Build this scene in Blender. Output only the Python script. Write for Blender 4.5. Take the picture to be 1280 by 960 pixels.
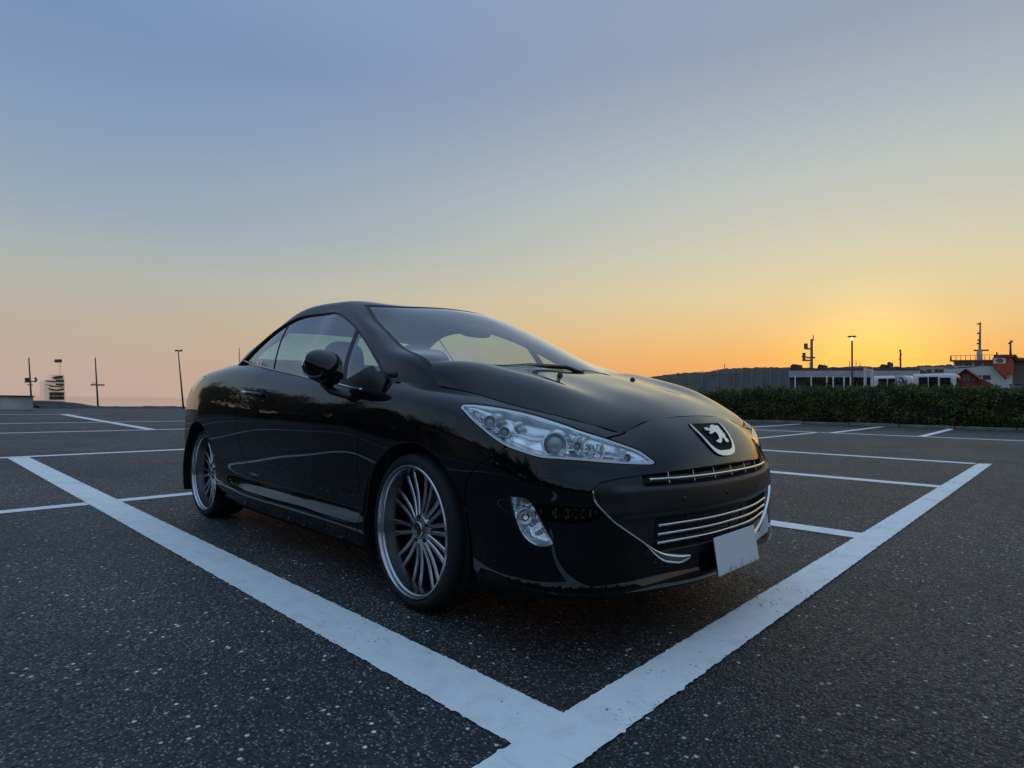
import bpy, bmesh, math, random
import numpy as np
from mathutils import Vector, Matrix, Euler
random.seed(7); RNG = np.random.default_rng(7)
for o in list(bpy.data.objects): bpy.data.objects.remove(o)
scene = bpy.context.scene
COL = scene.collection
R_ = math.radians

# ------------------------------------------------------------------ camera
# world: x/y follow the painted bay lines, metres; camera stands over the origin
VP1 = np.array([-150., 492.]); VP2 = np.array([1325., 511.]); PC = np.array([640., 480.])
FPX = float(np.sqrt(-(VP1 - PC) @ (VP2 - PC)))
_d1 = np.array([*(VP1 - PC), FPX]); _d1 /= np.linalg.norm(_d1)
_d2 = np.array([*(VP2 - PC), FPX]); _d2 /= np.linalg.norm(_d2)
RC = np.stack([-_d1, _d2, np.cross(-_d1, _d2)], 1)          # camera axes (right, down, forward) from world
CAM = np.array([0, 0, .869])
cam_data = bpy.data.cameras.new('camera'); cam = bpy.data.objects.new('camera', cam_data); COL.objects.link(cam)
cam_data.sensor_width = 36; cam_data.lens = 36 * FPX / 1280; cam_data.clip_start = .05; cam_data.clip_end = 12000
m = Matrix.Identity(4)
for r in range(3):
    m[r][0] = RC[0][r]; m[r][1] = -RC[1][r]; m[r][2] = -RC[2][r]; m[r][3] = CAM[r]
cam.matrix_world = m
scene.camera = cam
scene.render.resolution_x = 1024; scene.render.resolution_y = 768

# ------------------------------------------------------------------ sky, sun, exposure
SUN_AZ, SUN_EL = R_(101.5), R_(2.2)
sun_dir = Vector((math.cos(SUN_AZ) * math.cos(SUN_EL), math.sin(SUN_AZ) * math.cos(SUN_EL), math.sin(SUN_EL)))
def lin(c): return tuple(((v / 255 + .055) / 1.055) ** 2.4 if v > 10 else v / 255 / 12.92 for v in c) + (1,)
world = bpy.data.worlds.new('World'); scene.world = world; world.use_nodes = True
wn = world.node_tree.nodes; wl = world.node_tree.links; wn.clear()
def wnode(t, **k):
    n = wn.new(t)
    for a, b in k.items(): setattr(n, a, b)
    return n
def wmath(op, a, b=None, c=None, clamp=False):
    n = wnode('ShaderNodeMath', operation=op); n.use_clamp = clamp
    for i, v in enumerate((a, b, c)):
        if v is None: continue
        if isinstance(v, (int, float)): n.inputs[i].default_value = v
        else: wl.new(v, n.inputs[i])
    return n.outputs[0]
tc = wnode('ShaderNodeTexCoord')
nrm = wnode('ShaderNodeVectorMath', operation='NORMALIZE'); wl.new(tc.outputs['Generated'], nrm.inputs[0])
sep = wnode('ShaderNodeSeparateXYZ'); wl.new(nrm.outputs[0], sep.inputs[0])
elev = wmath('MULTIPLY', wmath('ARCSINE', sep.outputs['Z']), 180 / math.pi / 90, clamp=True)      # 0 horizon .. 1 zenith
hor = wmath('SQRT', wmath('MAXIMUM', wmath('SUBTRACT', 1, wmath('MULTIPLY', sep.outputs['Z'], sep.outputs['Z'])), 1e-4))
cosaz = wmath('DIVIDE', wmath('ADD', wmath('MULTIPLY', sep.outputs['X'], math.cos(SUN_AZ)), wmath('MULTIPLY', sep.outputs['Y'], math.sin(SUN_AZ))), hor)
def wramp(stops):
    n = wnode('ShaderNodeValToRGB'); cr = n.color_ramp; cr.interpolation = 'B_SPLINE' if False else 'EASE'
    cr.interpolation = 'LINEAR'
    while len(cr.elements) < len(stops): cr.elements.new(.5)
    for e, (p, c) in zip(cr.elements, stops): e.position = p / 90; e.color = lin(c)
    wl.new(elev, n.inputs[0]); return n.outputs[0]
SKY_SUN = [(0, (234, 150, 88)), (2, (238, 160, 86)), (4.5, (240, 178, 100)), (6.7, (234, 192, 128)), (9.9, (222, 202, 156)), (13.4, (207, 201, 174)), (19.5, (186, 191, 186)), (25, (164, 174, 183)), (30, (146, 159, 178)), (40, (141, 158, 182)), (60, (147, 181, 215)), (90, (155, 196, 232))]  # in both ramps the stops above the frame are brightened to light the ground
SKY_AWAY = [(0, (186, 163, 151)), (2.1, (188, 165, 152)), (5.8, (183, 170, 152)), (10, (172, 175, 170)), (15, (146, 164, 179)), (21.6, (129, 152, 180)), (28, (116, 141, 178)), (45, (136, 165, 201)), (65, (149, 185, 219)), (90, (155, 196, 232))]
f_az = wmath('POWER', wmath('MULTIPLY', wmath('ADD', cosaz, -.15), 1 / .85, clamp=True), 2.8)
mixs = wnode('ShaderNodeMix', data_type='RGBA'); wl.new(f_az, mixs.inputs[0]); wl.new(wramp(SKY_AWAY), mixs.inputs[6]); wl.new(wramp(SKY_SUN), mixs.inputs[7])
dt = wnode('ShaderNodeVectorMath', operation='DOT_PRODUCT'); wl.new(nrm.outputs[0], dt.inputs[0]); dt.inputs[1].default_value = sun_dir
glow = wmath('MULTIPLY', wmath('POWER', wmath('MAXIMUM', dt.outputs['Value'], 0), 240), 1.6)
gl = wnode('ShaderNodeMix', data_type='RGBA', blend_type='ADD'); wl.new(glow, gl.inputs[0]); wl.new(mixs.outputs[2], gl.inputs[6]); gl.inputs[7].default_value = (.22, .16, -.03, 1)
nish = wnode('ShaderNodeTexSky'); nish.sky_type = 'NISHITA'; nish.sun_disc = False; nish.sun_elevation = SUN_EL; nish.sun_rotation = math.pi / 2 - SUN_AZ
nish.dust_density = 2; nish.ozone_density = 1.5
nsc = wnode('ShaderNodeMix', data_type='RGBA', blend_type='ADD'); nsc.inputs[0].default_value = .002; wl.new(gl.outputs[2], nsc.inputs[6]); wl.new(nish.outputs[0], nsc.inputs[7])
bg = wnode('ShaderNodeBackground'); wl.new(nsc.outputs[2], bg.inputs[0]); bg.inputs[1].default_value = .97
wo = wnode('ShaderNodeOutputWorld'); wl.new(bg.outputs[0], wo.inputs[0])
sd = bpy.data.lights.new('sun', 'SUN'); sd.energy = .12; sd.angle = R_(1.2); sd.color = (1, .62, .30)
sun = bpy.data.objects.new('sun', sd); COL.objects.link(sun); sun.rotation_euler = (-sun_dir).to_track_quat('-Z', 'Y').to_euler()
vs = scene.view_settings; vs.view_transform = 'Standard'; vs.look = 'None'; vs.exposure = .12; vs.gamma = 1; vs.use_curve_mapping = False

# ------------------------------------------------------------------ helpers
def hit(px, py, axis, val):
    d = RC.T @ np.array([px - 640., py - 480., FPX]); t = (val - CAM[axis]) / d[axis]; return CAM + t * d
def at(px, py, Y): return Vector(hit(px, py, 1, Y))                 # a point on the plane y = Y
def atx(px, py, X): return Vector(hit(px, py, 0, X))
def tag(o, label=None, cat=None, group=None, kind=None):
    if label: o['label'] = label
    if cat: o['category'] = cat
    if group: o['group'] = group
    if kind: o['kind'] = kind
    return o
def empty(name, loc=(0, 0, 0), rz=0, parent=None):
    o = bpy.data.objects.new(name, None); COL.objects.link(o); o.location = loc; o.rotation_euler = (0, 0, rz); o.empty_display_size = .1
    if parent: o.parent = parent
    return o
def link_mesh(name, me, mat, parent=None, smooth=False):
    o = bpy.data.objects.new(name, me); COL.objects.link(o)
    if mat: me.materials.append(mat)
    if parent: o.parent = parent
    if smooth: me.polygons.foreach_set('use_smooth', [True] * len(me.polygons))
    return o
class MB:
    def __init__(s): s.v = []; s.f = []
    def add(s, vs, fs): b = len(s.v); s.v += [tuple(map(float, v)) for v in vs]; s.f += [tuple(i + b for i in f) for f in fs]; return s
    def box(s, a, b, taper=0):
        (x0, y0, z0), (x1, y1, z1) = a, b; t = taper
        return s.add([(x0, y0, z0), (x1, y0, z0), (x1, y1, z0), (x0, y1, z0), (x0 + t, y0 + t, z1), (x1 - t, y0 + t, z1), (x1 - t, y1 - t, z1), (x0 + t, y1 - t, z1)],
                     [(0, 3, 2, 1), (4, 5, 6, 7), (0, 1, 5, 4), (1, 2, 6, 5), (2, 3, 7, 6), (3, 0, 4, 7)])
    def tube(s, pts, r, n=8, caps=True, sq=None):
        pts = [Vector(p) for p in pts]; k = len(pts); rs = r if isinstance(r, (list, tuple)) else [r] * k; vs = []
        up = None
        for i, p in enumerate(pts):
            t = (pts[min(i + 1, k - 1)] - pts[max(i - 1, 0)]).normalized()
            if up is None: up = Vector((0, 0, 1)) if abs(t.z) < .9 else Vector((1, 0, 0))
            a = t.cross(up).normalized(); b = a.cross(t).normalized(); up = b
            for j in range(n):
                g = 2 * math.pi * j / n
                vs.append(p + a * math.cos(g) * rs[i] * (sq[0] if sq else 1) + b * math.sin(g) * rs[i] * (sq[1] if sq else 1))
        fs = [(i * n + j, i * n + (j + 1) % n, (i + 1) * n + (j + 1) % n, (i + 1) * n + j) for i in range(k - 1) for j in range(n)]
        if caps: fs += [tuple(range(n - 1, -1, -1)), tuple(range((k - 1) * n, k * n))]
        return s.add(vs, fs)
    def prism(s, poly, a, b, flip=False):
        """poly: 2d outline -> a(p), b(p) give the two end points"""
        n = len(poly); vs = [a(p) for p in poly] + [b(p) for p in poly]
        fs = [tuple(range(n)), tuple(range(2 * n - 1, n - 1, -1))] + [(j, (j + 1) % n + 0, (j + 1) % n + n, j + n)[::-1] for j in range(n)]
        return s.add(vs, fs)
    def lathe(s, prof, c, ax, n=32, closed=False):
        """prof: (r, h) pairs round axis ax through c"""
        c = Vector(c); ax = Vector(ax).normalized(); t = Vector((0, 0, 1)) if abs(ax.z) < .9 else Vector((1, 0, 0))
        a = ax.cross(t).normalized(); b = ax.cross(a); vs = []; k = len(prof)
        for (r, h) in prof:
            for j in range(n):
                g = 2 * math.pi * j / n; vs.append(c + ax * h + a * (r * math.cos(g)) + b * (r * math.sin(g)))
        fs = [(i * n + j, i * n + (j + 1) % n, ((i + 1) % k) * n + (j + 1) % n, ((i + 1) % k) * n + j) for i in range(k if closed else k - 1) for j in range(n)]
        return s.add(vs, fs)
    def build(s, name, mat, parent=None, smooth=False, bevel=0, seg=2, auto=None):
        me = bpy.data.meshes.new(name); me.from_pydata(s.v, [], s.f)
        bm = bmesh.new(); bm.from_mesh(me)
        bmesh.ops.recalc_face_normals(bm, faces=bm.faces)
        if bevel: bmesh.ops.bevel(bm, geom=[e for e in bm.edges if len(e.link_faces) == 2 and e.calc_face_angle(0) > .5], offset=bevel, segments=seg, profile=.5, affect='EDGES')
        if auto is not None:
            for e in bm.edges: e.smooth = not (len(e.link_faces) == 2 and e.calc_face_angle(0) > auto)
            smooth = True
        bm.to_mesh(me); bm.free()
        return link_mesh(name, me, mat, parent, smooth)

# ------------------------------------------------------------------ materials
MATS = {}
def mat(name, col=(.5, .5, .5), rough=.5, metal=0, coat=0, coat_ior=1.5, spec=.5, emit=None, estr=0, noise=0, nscale=8, bump=0, bscale=40, coat_rough=.03, rvar=0, sheen=0):
    if name in MATS: return MATS[name]
    m = bpy.data.materials.new(name); m.use_nodes = True; nt = m.node_tree; b = nt.nodes['Principled BSDF']
    b.inputs['Base Color'].default_value = (*col, 1); b.inputs['Roughness'].default_value = rough; b.inputs['Metallic'].default_value = metal
    b.inputs['Coat Weight'].default_value = coat; b.inputs['Coat IOR'].default_value = coat_ior; b.inputs['Coat Roughness'].default_value = coat_rough; b.inputs['Specular IOR Level'].default_value = spec; b.inputs['Sheen Weight'].default_value = sheen; b.inputs['Sheen Roughness'].default_value = .35
    if emit: b.inputs['Emission Color'].default_value = (*emit, 1); b.inputs['Emission Strength'].default_value = estr
    if noise or bump or rvar:
        t = nt.nodes.new('ShaderNodeTexCoord')
        n = nt.nodes.new('ShaderNodeTexNoise'); n.inputs['Scale'].default_value = nscale; n.inputs['Detail'].default_value = 6; nt.links.new(t.outputs['Object'], n.inputs['Vector'])
    if noise:
        r = nt.nodes.new('ShaderNodeMapRange'); r.inputs[1].default_value = .3; r.inputs[2].default_value = .7; r.inputs[3].default_value = 1 - noise; r.inputs[4].default_value = 1 + noise
        nt.links.new(n.outputs[0], r.inputs[0])
        x = nt.nodes.new('ShaderNodeMix'); x.data_type = 'RGBA'; x.blend_type = 'MULTIPLY'; x.inputs[0].default_value = 1; x.inputs[6].default_value = (*col, 1); nt.links.new(r.outputs[0], x.inputs[7])
        nt.links.new(x.outputs[2], b.inputs['Base Color'])
    if rvar:
        r = nt.nodes.new('ShaderNodeMapRange'); r.inputs[1].default_value = .3; r.inputs[2].default_value = .7; r.inputs[3].default_value = max(0, rough - rvar); r.inputs[4].default_value = rough + rvar
        nt.links.new(n.outputs[0], r.inputs[0]); nt.links.new(r.outputs[0], b.inputs['Roughness'])
    if bump:
        n2 = nt.nodes.new('ShaderNodeTexNoise'); n2.inputs['Scale'].default_value = bscale; n2.inputs['Detail'].default_value = 4; nt.links.new(t.outputs['Object'], n2.inputs['Vector'])
        bp = nt.nodes.new('ShaderNodeBump'); bp.inputs['Strength'].default_value = bump; bp.inputs['Distance'].default_value = .01; nt.links.new(n2.outputs[0], bp.inputs['Height']); nt.links.new(bp.outputs[0], b.inputs['Normal'])
    MATS[name] = m; return m
def glass_mat(name, tint, ior=1.5, rough=0.0, gloss=(1, 1, 1)):
    m = bpy.data.materials.new(name); m.use_nodes = True; nt = m.node_tree; nt.nodes.clear()
    o = nt.nodes.new('ShaderNodeOutputMaterial'); mx = nt.nodes.new('ShaderNodeMixShader'); f = nt.nodes.new('ShaderNodeFresnel'); f.inputs[0].default_value = ior
    t = nt.nodes.new('ShaderNodeBsdfTransparent'); t.inputs[0].default_value = (*tint, 1); g = nt.nodes.new('ShaderNodeBsdfGlossy'); g.inputs['Roughness'].default_value = rough; g.inputs[0].default_value = (*gloss, 1)
    ge = nt.nodes.new('ShaderNodeNewGeometry'); ir = nt.nodes.new('ShaderNodeMapRange'); ir.inputs[3].default_value = ior; ir.inputs[4].default_value = 1 / ior; nt.links.new(ge.outputs['Backfacing'], ir.inputs[0]); nt.links.new(ir.outputs[0], f.inputs[0]); mt = nt.nodes.new('ShaderNodeMath'); mt.operation = 'MULTIPLY'; mt.inputs[1].default_value = 1.7; mt.use_clamp = True   # two faces of a pane
    nt.links.new(f.outputs[0], mt.inputs[0]); nt.links.new(mt.outputs[0], mx.inputs[0]); nt.links.new(t.outputs[0], mx.inputs[1]); nt.links.new(g.outputs[0], mx.inputs[2]); nt.links.new(mx.outputs[0], o.inputs[0])
    MATS[name] = m; return m
def asphalt_mat():
    m = bpy.data.materials.new('asphalt'); m.use_nodes = True; nt = m.node_tree; L = nt.links.new; N = nt.nodes.new; b = nt.nodes['Principled BSDF']
    t = N('ShaderNodeTexCoord')
    def noise(s, d=4, r=.55):
        n = N('ShaderNodeTexNoise'); n.inputs['Scale'].default_value = s; n.inputs['Detail'].default_value = d; n.inputs['Roughness'].default_value = r; L(t.outputs['Object'], n.inputs['Vector']); return n.outputs[0]
    def rng(x, a, b_, c, d):
        r = N('ShaderNodeMapRange'); r.inputs[1].default_value = a; r.inputs[2].default_value = b_; r.inputs[3].default_value = c; r.inputs[4].default_value = d; L(x, r.inputs[0]); return r.outputs[0]
    def mth(op, a, c):
        n = N('ShaderNodeMath'); n.operation = op
        for i, v in enumerate((a, c)):
            if isinstance(v, (int, float)): n.inputs[i].default_value = v
            else: L(v, n.inputs[i])
        return n.outputs[0]
    v1 = N('ShaderNodeTexVoronoi'); v1.inputs['Scale'].default_value = 112; v1.inputs['Randomness'].default_value = 1.0; L(t.outputs['Object'], v1.inputs['Vector'])
    v2 = N('ShaderNodeTexVoronoi'); v2.inputs['Scale'].default_value = 55; L(t.outputs['Object'], v2.inputs['Vector'])
    s1 = N('ShaderNodeSeparateColor'); L(v1.outputs['Color'], s1.inputs[0]); s2 = N('ShaderNodeSeparateColor'); L(v2.outputs['Color'], s2.inputs[0])
    stone = mth('MULTIPLY', rng(s1.outputs[0], .62, .95, 0, 1), rng(v1.outputs['Distance'], .36, .56, 1, 0))
    chips = mth('MULTIPLY', rng(s2.outputs[1], .96, .97, 0, 1), rng(v2.outputs['Distance'], .22, .42, 1, 0))
    big = noise(.35, 5, .6); mid = noise(2.2, 5, .6)
    sx = N('ShaderNodeSeparateXYZ'); L(t.outputs['Object'], sx.inputs[0])
    oil = rng(noise(.55, 3, .5), .62, .70, 1, .55)                       # dark oil stains
    seam = rng(mth('ABSOLUTE', mth('SUBTRACT', mth('FRACT', mth('ADD', mth('MULTIPLY', sx.outputs['Y'], .2632), mth('MULTIPLY', noise(.7, 2), .02)), 0), .5), 0), .0, .004, .45, 1)     # paver joints
    vc = N('ShaderNodeTexVoronoi'); vc.feature = 'DISTANCE_TO_EDGE'; vc.inputs['Scale'].default_value = .22; wv = N('ShaderNodeVectorMath'); nz = N('ShaderNodeTexNoise'); nz.inputs['Scale'].default_value = 1.6; nz.inputs['Detail'].default_value = 6; L(t.outputs['Object'], nz.inputs['Vector']); L(t.outputs['Object'], wv.inputs[0]); L(nz.outputs['Color'], wv.inputs[1]); L(wv.outputs[0], vc.inputs['Vector'])
    crack = mth('MAXIMUM', rng(vc.outputs['Distance'], .0, .0035, .35, 1), rng(noise(.12, 2), .50, .56, 1, 0))
    tyre = rng(mth('MULTIPLY', noise(.30, 2), 1), .40, .62, .86, 1.12)
    patch = mth('MULTIPLY', mth('MULTIPLY', mth('MULTIPLY', rng(big, .35, .65, .62, 1.45), rng(mid, .3, .7, .80, 1.22)), mth('MULTIPLY', oil, seam)), mth('MULTIPLY', crack, tyre))
    fine = rng(noise(420, 3, .7), .35, .72, .55, 1.9)
    alb = mth('MULTIPLY', mth('ADD', mth('MULTIPLY', mth('MULTIPLY', fine, rng(s1.outputs[2], 0, 1, .25, 1.75)), .020), mth('ADD', rng(stone, 0, 1, .004, .27), mth('MULTIPLY', chips, .75))), patch)
    tint = N('ShaderNodeMix'); tint.data_type = 'RGBA'; tint.inputs[6].default_value = (1.04, .99, .95, 1); tint.inputs[7].default_value = (.95, 1.0, 1.04, 1); L(rng(noise(.8, 3), .35, .65, 0, 1), tint.inputs[0])
    mul = N('ShaderNodeVectorMath'); mul.operation = 'SCALE'; L(tint.outputs[2], mul.inputs[0]); L(alb, mul.inputs['Scale']); L(mul.outputs[0], b.inputs['Base Color'])
    b.inputs['Roughness'].default_value = .8; L(rng(s1.outputs[1], 0, 1, .42, .88), b.inputs['Roughness']); b.inputs['Specular IOR Level'].default_value = .5
    hgt = mth('ADD', mth('MULTIPLY', mth('SUBTRACT', 1, v1.outputs['Distance']), .7), mth('MULTIPLY', stone, .5))
    bp = N('ShaderNodeBump'); bp.inputs['Strength'].default_value = 1.0; bp.inputs['Distance'].default_value = .007; L(hgt, bp.inputs['Height']); L(bp.outputs[0], b.inputs['Normal'])
    MATS['asphalt'] = m; return m
def paint_line_mat():
    m = bpy.data.materials.new('road_paint'); m.use_nodes = True; nt = m.node_tree; L = nt.links.new; N = nt.nodes.new; b = nt.nodes['Principled BSDF']
    t = N('ShaderNodeTexCoord'); n = N('ShaderNodeTexNoise'); n.inputs['Scale'].default_value = 9; n.inputs['Detail'].default_value = 8; n.inputs['Roughness'].default_value = .65; L(t.outputs['Object'], n.inputs['Vector'])
    mp = N('ShaderNodeMapping'); mp.inputs['Scale'].default_value = (3, 26, 1); mp.inputs['Rotation'].default_value = (0, 0, .35); L(t.outputs['Object'], mp.inputs[0])
    n2 = N('ShaderNodeTexNoise'); n2.inputs['Scale'].default_value = 1.6; n2.inputs['Detail'].default_value = 6; L(mp.outputs[0], n2.inputs['Vector'])
    r = N('ShaderNodeValToRGB'); r.color_ramp.elements[0].position = .33; r.color_ramp.elements[0].color = (.82, .82, .81, 1); r.color_ramp.elements[1].position = .52; r.color_ramp.elements[1].color = (.93, .93, .925, 1); L(n.outputs[0], r.inputs[0])
    r2 = N('ShaderNodeValToRGB'); r2.color_ramp.elements[0].position = .26; r2.color_ramp.elements[0].color = (.84, .84, .83, 1); r2.color_ramp.elements[1].position = .40; r2.color_ramp.elements[1].color = (1, 1, 1, 1); L(n2.outputs[0], r2.inputs[0])
    x = N('ShaderNodeMix'); x.data_type = 'RGBA'; x.blend_type = 'MULTIPLY'; x.inputs[0].default_value = 1; L(r.outputs[0], x.inputs[6]); L(r2.outputs[0], x.inputs[7])
    v = N('ShaderNodeTexVoronoi'); v.inputs['Scale'].default_value = 22; L(t.outputs['Object'], v.inputs['Vector']); sc = N('ShaderNodeSeparateColor'); L(v.outputs['Color'], sc.inputs[0])
    a1 = N('ShaderNodeMath'); a1.operation = 'GREATER_THAN'; a1.inputs[1].default_value = .965; L(sc.outputs[0], a1.inputs[0]); a2 = N('ShaderNodeMath'); a2.operation = 'LESS_THAN'; a2.inputs[1].default_value = .10; L(v.outputs['Distance'], a2.inputs[0])
    a3 = N('ShaderNodeMath'); a3.operation = 'MULTIPLY'; L(a1.outputs[0], a3.inputs[0]); L(a2.outputs[0], a3.inputs[1])
    y = N('ShaderNodeMix'); y.data_type = 'RGBA'; L(a3.outputs[0], y.inputs[0]); L(x.outputs[2], y.inputs[6]); y.inputs[7].default_value = (.03, .03, .03, 1)
    nw = N('ShaderNodeTexNoise'); nw.inputs['Scale'].default_value = 2.3; nw.inputs['Detail'].default_value = 3; L(t.outputs['Object'], nw.inputs['Vector']); nf = N('ShaderNodeTexNoise'); nf.inputs['Scale'].default_value = 60; nf.inputs['Detail'].default_value = 5; nf.inputs['Roughness'].default_value = .7; L(t.outputs['Object'], nf.inputs['Vector'])
    ad = N('ShaderNodeMath'); ad.operation = 'MULTIPLY_ADD'; ad.inputs[1].default_value = .55; L(nw.outputs[0], ad.inputs[0]); L(nf.outputs[0], ad.inputs[2]); gt = N('ShaderNodeMapRange'); gt.inputs[1].default_value = .925; gt.inputs[2].default_value = .96; L(ad.outputs[0], gt.inputs[0])
    cv_ = N('ShaderNodeTexVoronoi'); cv_.feature = 'DISTANCE_TO_EDGE'; cv_.inputs['Scale'].default_value = 2.2; wv = N('ShaderNodeVectorMath'); L(t.outputs['Object'], wv.inputs[0]); L(n.outputs['Color'], wv.inputs[1]); L(wv.outputs[0], cv_.inputs['Vector']); cr_ = N('ShaderNodeMath'); cr_.operation = 'LESS_THAN'; cr_.inputs[1].default_value = .0035; L(cv_.outputs['Distance'], cr_.inputs[0])
    cm = N('ShaderNodeMath'); cm.operation = 'MULTIPLY'; L(cr_.outputs[0], cm.inputs[0]); cg = N('ShaderNodeMapRange'); cg.inputs[1].default_value = .56; cg.inputs[2].default_value = .58; L(nw.outputs[0], cg.inputs[0]); L(cg.outputs[0], cm.inputs[1]); mxw = N('ShaderNodeMath'); mxw.operation = 'MAXIMUM'; L(gt.outputs[0], mxw.inputs[0]); L(cm.outputs[0], mxw.inputs[1])
    yy = N('ShaderNodeMix'); yy.data_type = 'RGBA'; L(mxw.outputs[0], yy.inputs[0]); L(y.outputs[2], yy.inputs[6]); yy.inputs[7].default_value = (.06, .06, .058, 1); L(yy.outputs[2], b.inputs['Base Color'])
    b.inputs['Roughness'].default_value = .6
    v3 = N('ShaderNodeTexVoronoi'); v3.inputs['Scale'].default_value = 130; L(t.outputs['Object'], v3.inputs['Vector'])
    bp = N('ShaderNodeBump'); bp.inputs['Strength'].default_value = .2; bp.inputs['Distance'].default_value = .003; bp.invert = True; L(v3.outputs['Distance'], bp.inputs['Height']); L(bp.outputs[0], b.inputs['Normal'])
    MATS['road_paint'] = m; return m
asphalt_mat(); paint_line_mat()
# ------------------------------------------------------------------ ground, water, painted lines
def sheet(name, x0, y0, x1, y1, z, m, label, cat):
    o = MB().add([(x0, y0, z), (x1, y0, z), (x1, y1, z), (x0, y1, z)], [(0, 1, 2, 3)]).build(name, m)
    return tag(o, label, cat, kind='structure')
sheet('ground', -57, -90, 260, 600, 0, MATS['asphalt'], 'dark grey asphalt of the open car park', 'ground')
def water_mat():
    m = mat('sea_water', (.03, .045, .05), .06, spec=.5); nt = m.node_tree; b = nt.nodes['Principled BSDF']
    t = nt.nodes.new('ShaderNodeTexCoord'); n = nt.nodes.new('ShaderNodeTexNoise'); n.inputs['Scale'].default_value = .5; n.inputs['Detail'].default_value = 4; nt.links.new(t.outputs['Object'], n.inputs['Vector'])
    bp = nt.nodes.new('ShaderNodeBump'); bp.inputs['Strength'].default_value = .05; bp.inputs['Distance'].default_value = .1; nt.links.new(n.outputs[0], bp.inputs['Height']); nt.links.new(bp.outputs[0], b.inputs['Normal']); return m
sheet('water', -9000, -9000, -57.5, 9000, -1.3, water_mat(), 'calm harbour water beyond the edge of the car park', 'water')
sheet('land', -57, 601, 3000, 4000, -.3, mat('dry_earth', (.10, .09, .07), .9, noise=.3, nscale=.05), 'flat land far beyond the hedge', 'land')
quay_face = MB().box((-57.6, -90, -2), (-57.0, 600, -.01)).build('quay_edge', mat('old_concrete', (.26, .255, .24), .85, noise=.25, nscale=1.5, bump=.3, bscale=12))
tag(quay_face, 'concrete edge of the quay where the asphalt meets the water', 'quay', kind='structure')

def wob(t, seed, amp):
    return amp * (math.sin(t * 41 + seed) * .30 + math.sin(t * 97 + seed * 2.1) * .25 + math.sin(t * 211 + seed * 3.7) * .25 + (RNG.random() - .5) * .9 + (-1.6 * RNG.random() if RNG.random() < .06 else 0))
LINES = []
def strip(p0, p1, q0, q1, label, step=.018, amp=.004, group='thin white lines of the parking bays', z=.004):
    """painted strip between edge p0-p1 and edge q0-q1, ragged edges"""
    p0, p1, q0, q1 = (np.array(v, float) for v in (p0, p1, q0, q1)); L = np.linalg.norm(p1 - p0); n = max(2, int(L / step)); nrm_ = (q0 - p0) / np.linalg.norm(q0 - p0)
    vs = []; a, b = RNG.random() * 9, RNG.random() * 9
    for i in range(n + 1):
        t = i / n; e = p0 + (p1 - p0) * t + nrm_ * wob(t * L, a, amp); g = q0 + (q1 - q0) * t - nrm_ * wob(t * L, b, amp)
        vs += [(e[0], e[1], z), (g[0], g[1], z)]
    o = MB().add(vs, [(2 * i, 2 * i + 1, 2 * i + 3, 2 * i + 2) for i in range(n)]).build('parking_line', MATS['road_paint'])
    tag(o, label, 'painted line', group, 'structure'); LINES.append(o); return o
WG = 'wide white lines of the parking bays'
strip((-1.055, -3.2), (-.945, 11.62), (-.885, -3.2), (-.775, 11.74), 'wide white line across the front end of the parking bays', .012, .0040, WG, .0062)
strip((-1.005, 1.325), (-10.62, 1.455), (-1.005, 1.118), (-10.62, 1.225), 'wide white line along the bay beside the black car', .012, .0040, WG, .0035)
def lat(x, w, y0, y1, label, **k): strip((x - w / 2, y0), (x - w / 2, y1), (x + w / 2, y0), (x + w / 2, y1), label, **k)
def lng(y, w, x0, x1, label, **k): strip((x0, y - w / 2), (x1, y - w / 2), (x0, y + w / 2), (x1, y + w / 2), label, **k)
lat(-5.755, .15, -9, 1.165, 'thin white line meeting the wide bay line from the open side')
lat(-5.755, .15, 1.385, 21, 'thin white line running under the tail of the car', step=.04)
lat(-10.73, .19, -14, 24, 'thin white line closing the far end of the wide bay line', step=.04)
lat(-17.66, .22, -20, 30, 'thin white line across the lot beyond the driving lane', step=.08)
lat(-23.6, .24, -20, 30, 'thin white line across the lot between the lane and the low wall', step=.08)
lat(-34.6, .30, -20, 6.6, 'faint white line along the foot of the low concrete wall', step=.1)
strip((-34.4, 5.75), (-17.8, 4.85), (-34.4, 6.1), (-17.8, 5.1), 'white divider line slanting across the far bays', .06)
lng(4.50, .20, -.97, -10.6, 'thin white line beside the left front wheel of the car')
lng(7.92, .23, -.97, -10.6, 'second thin white line out from the left side of the car')
lng(11.6, .24, -.97, -10.6, 'thin white line ending at the corner of the wide front line', step=.03)
lng(20.8, .30, 6, -16, 'long thin white line along the bays in front of the hedge', step=.06)
for x, g in ((-3.0, 1), (-5.4, 1), (-8.7, 1), (-12, 1), (-.3, 1), (2.4, 1)):
    strip((x - .09, 20.97), (x - .32, 29.4), (x + .11, 20.97), (x - .10, 29.4), 'short white divider of a bay in front of the hedge', .08, group='dividers of the bays before the hedge')

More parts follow.
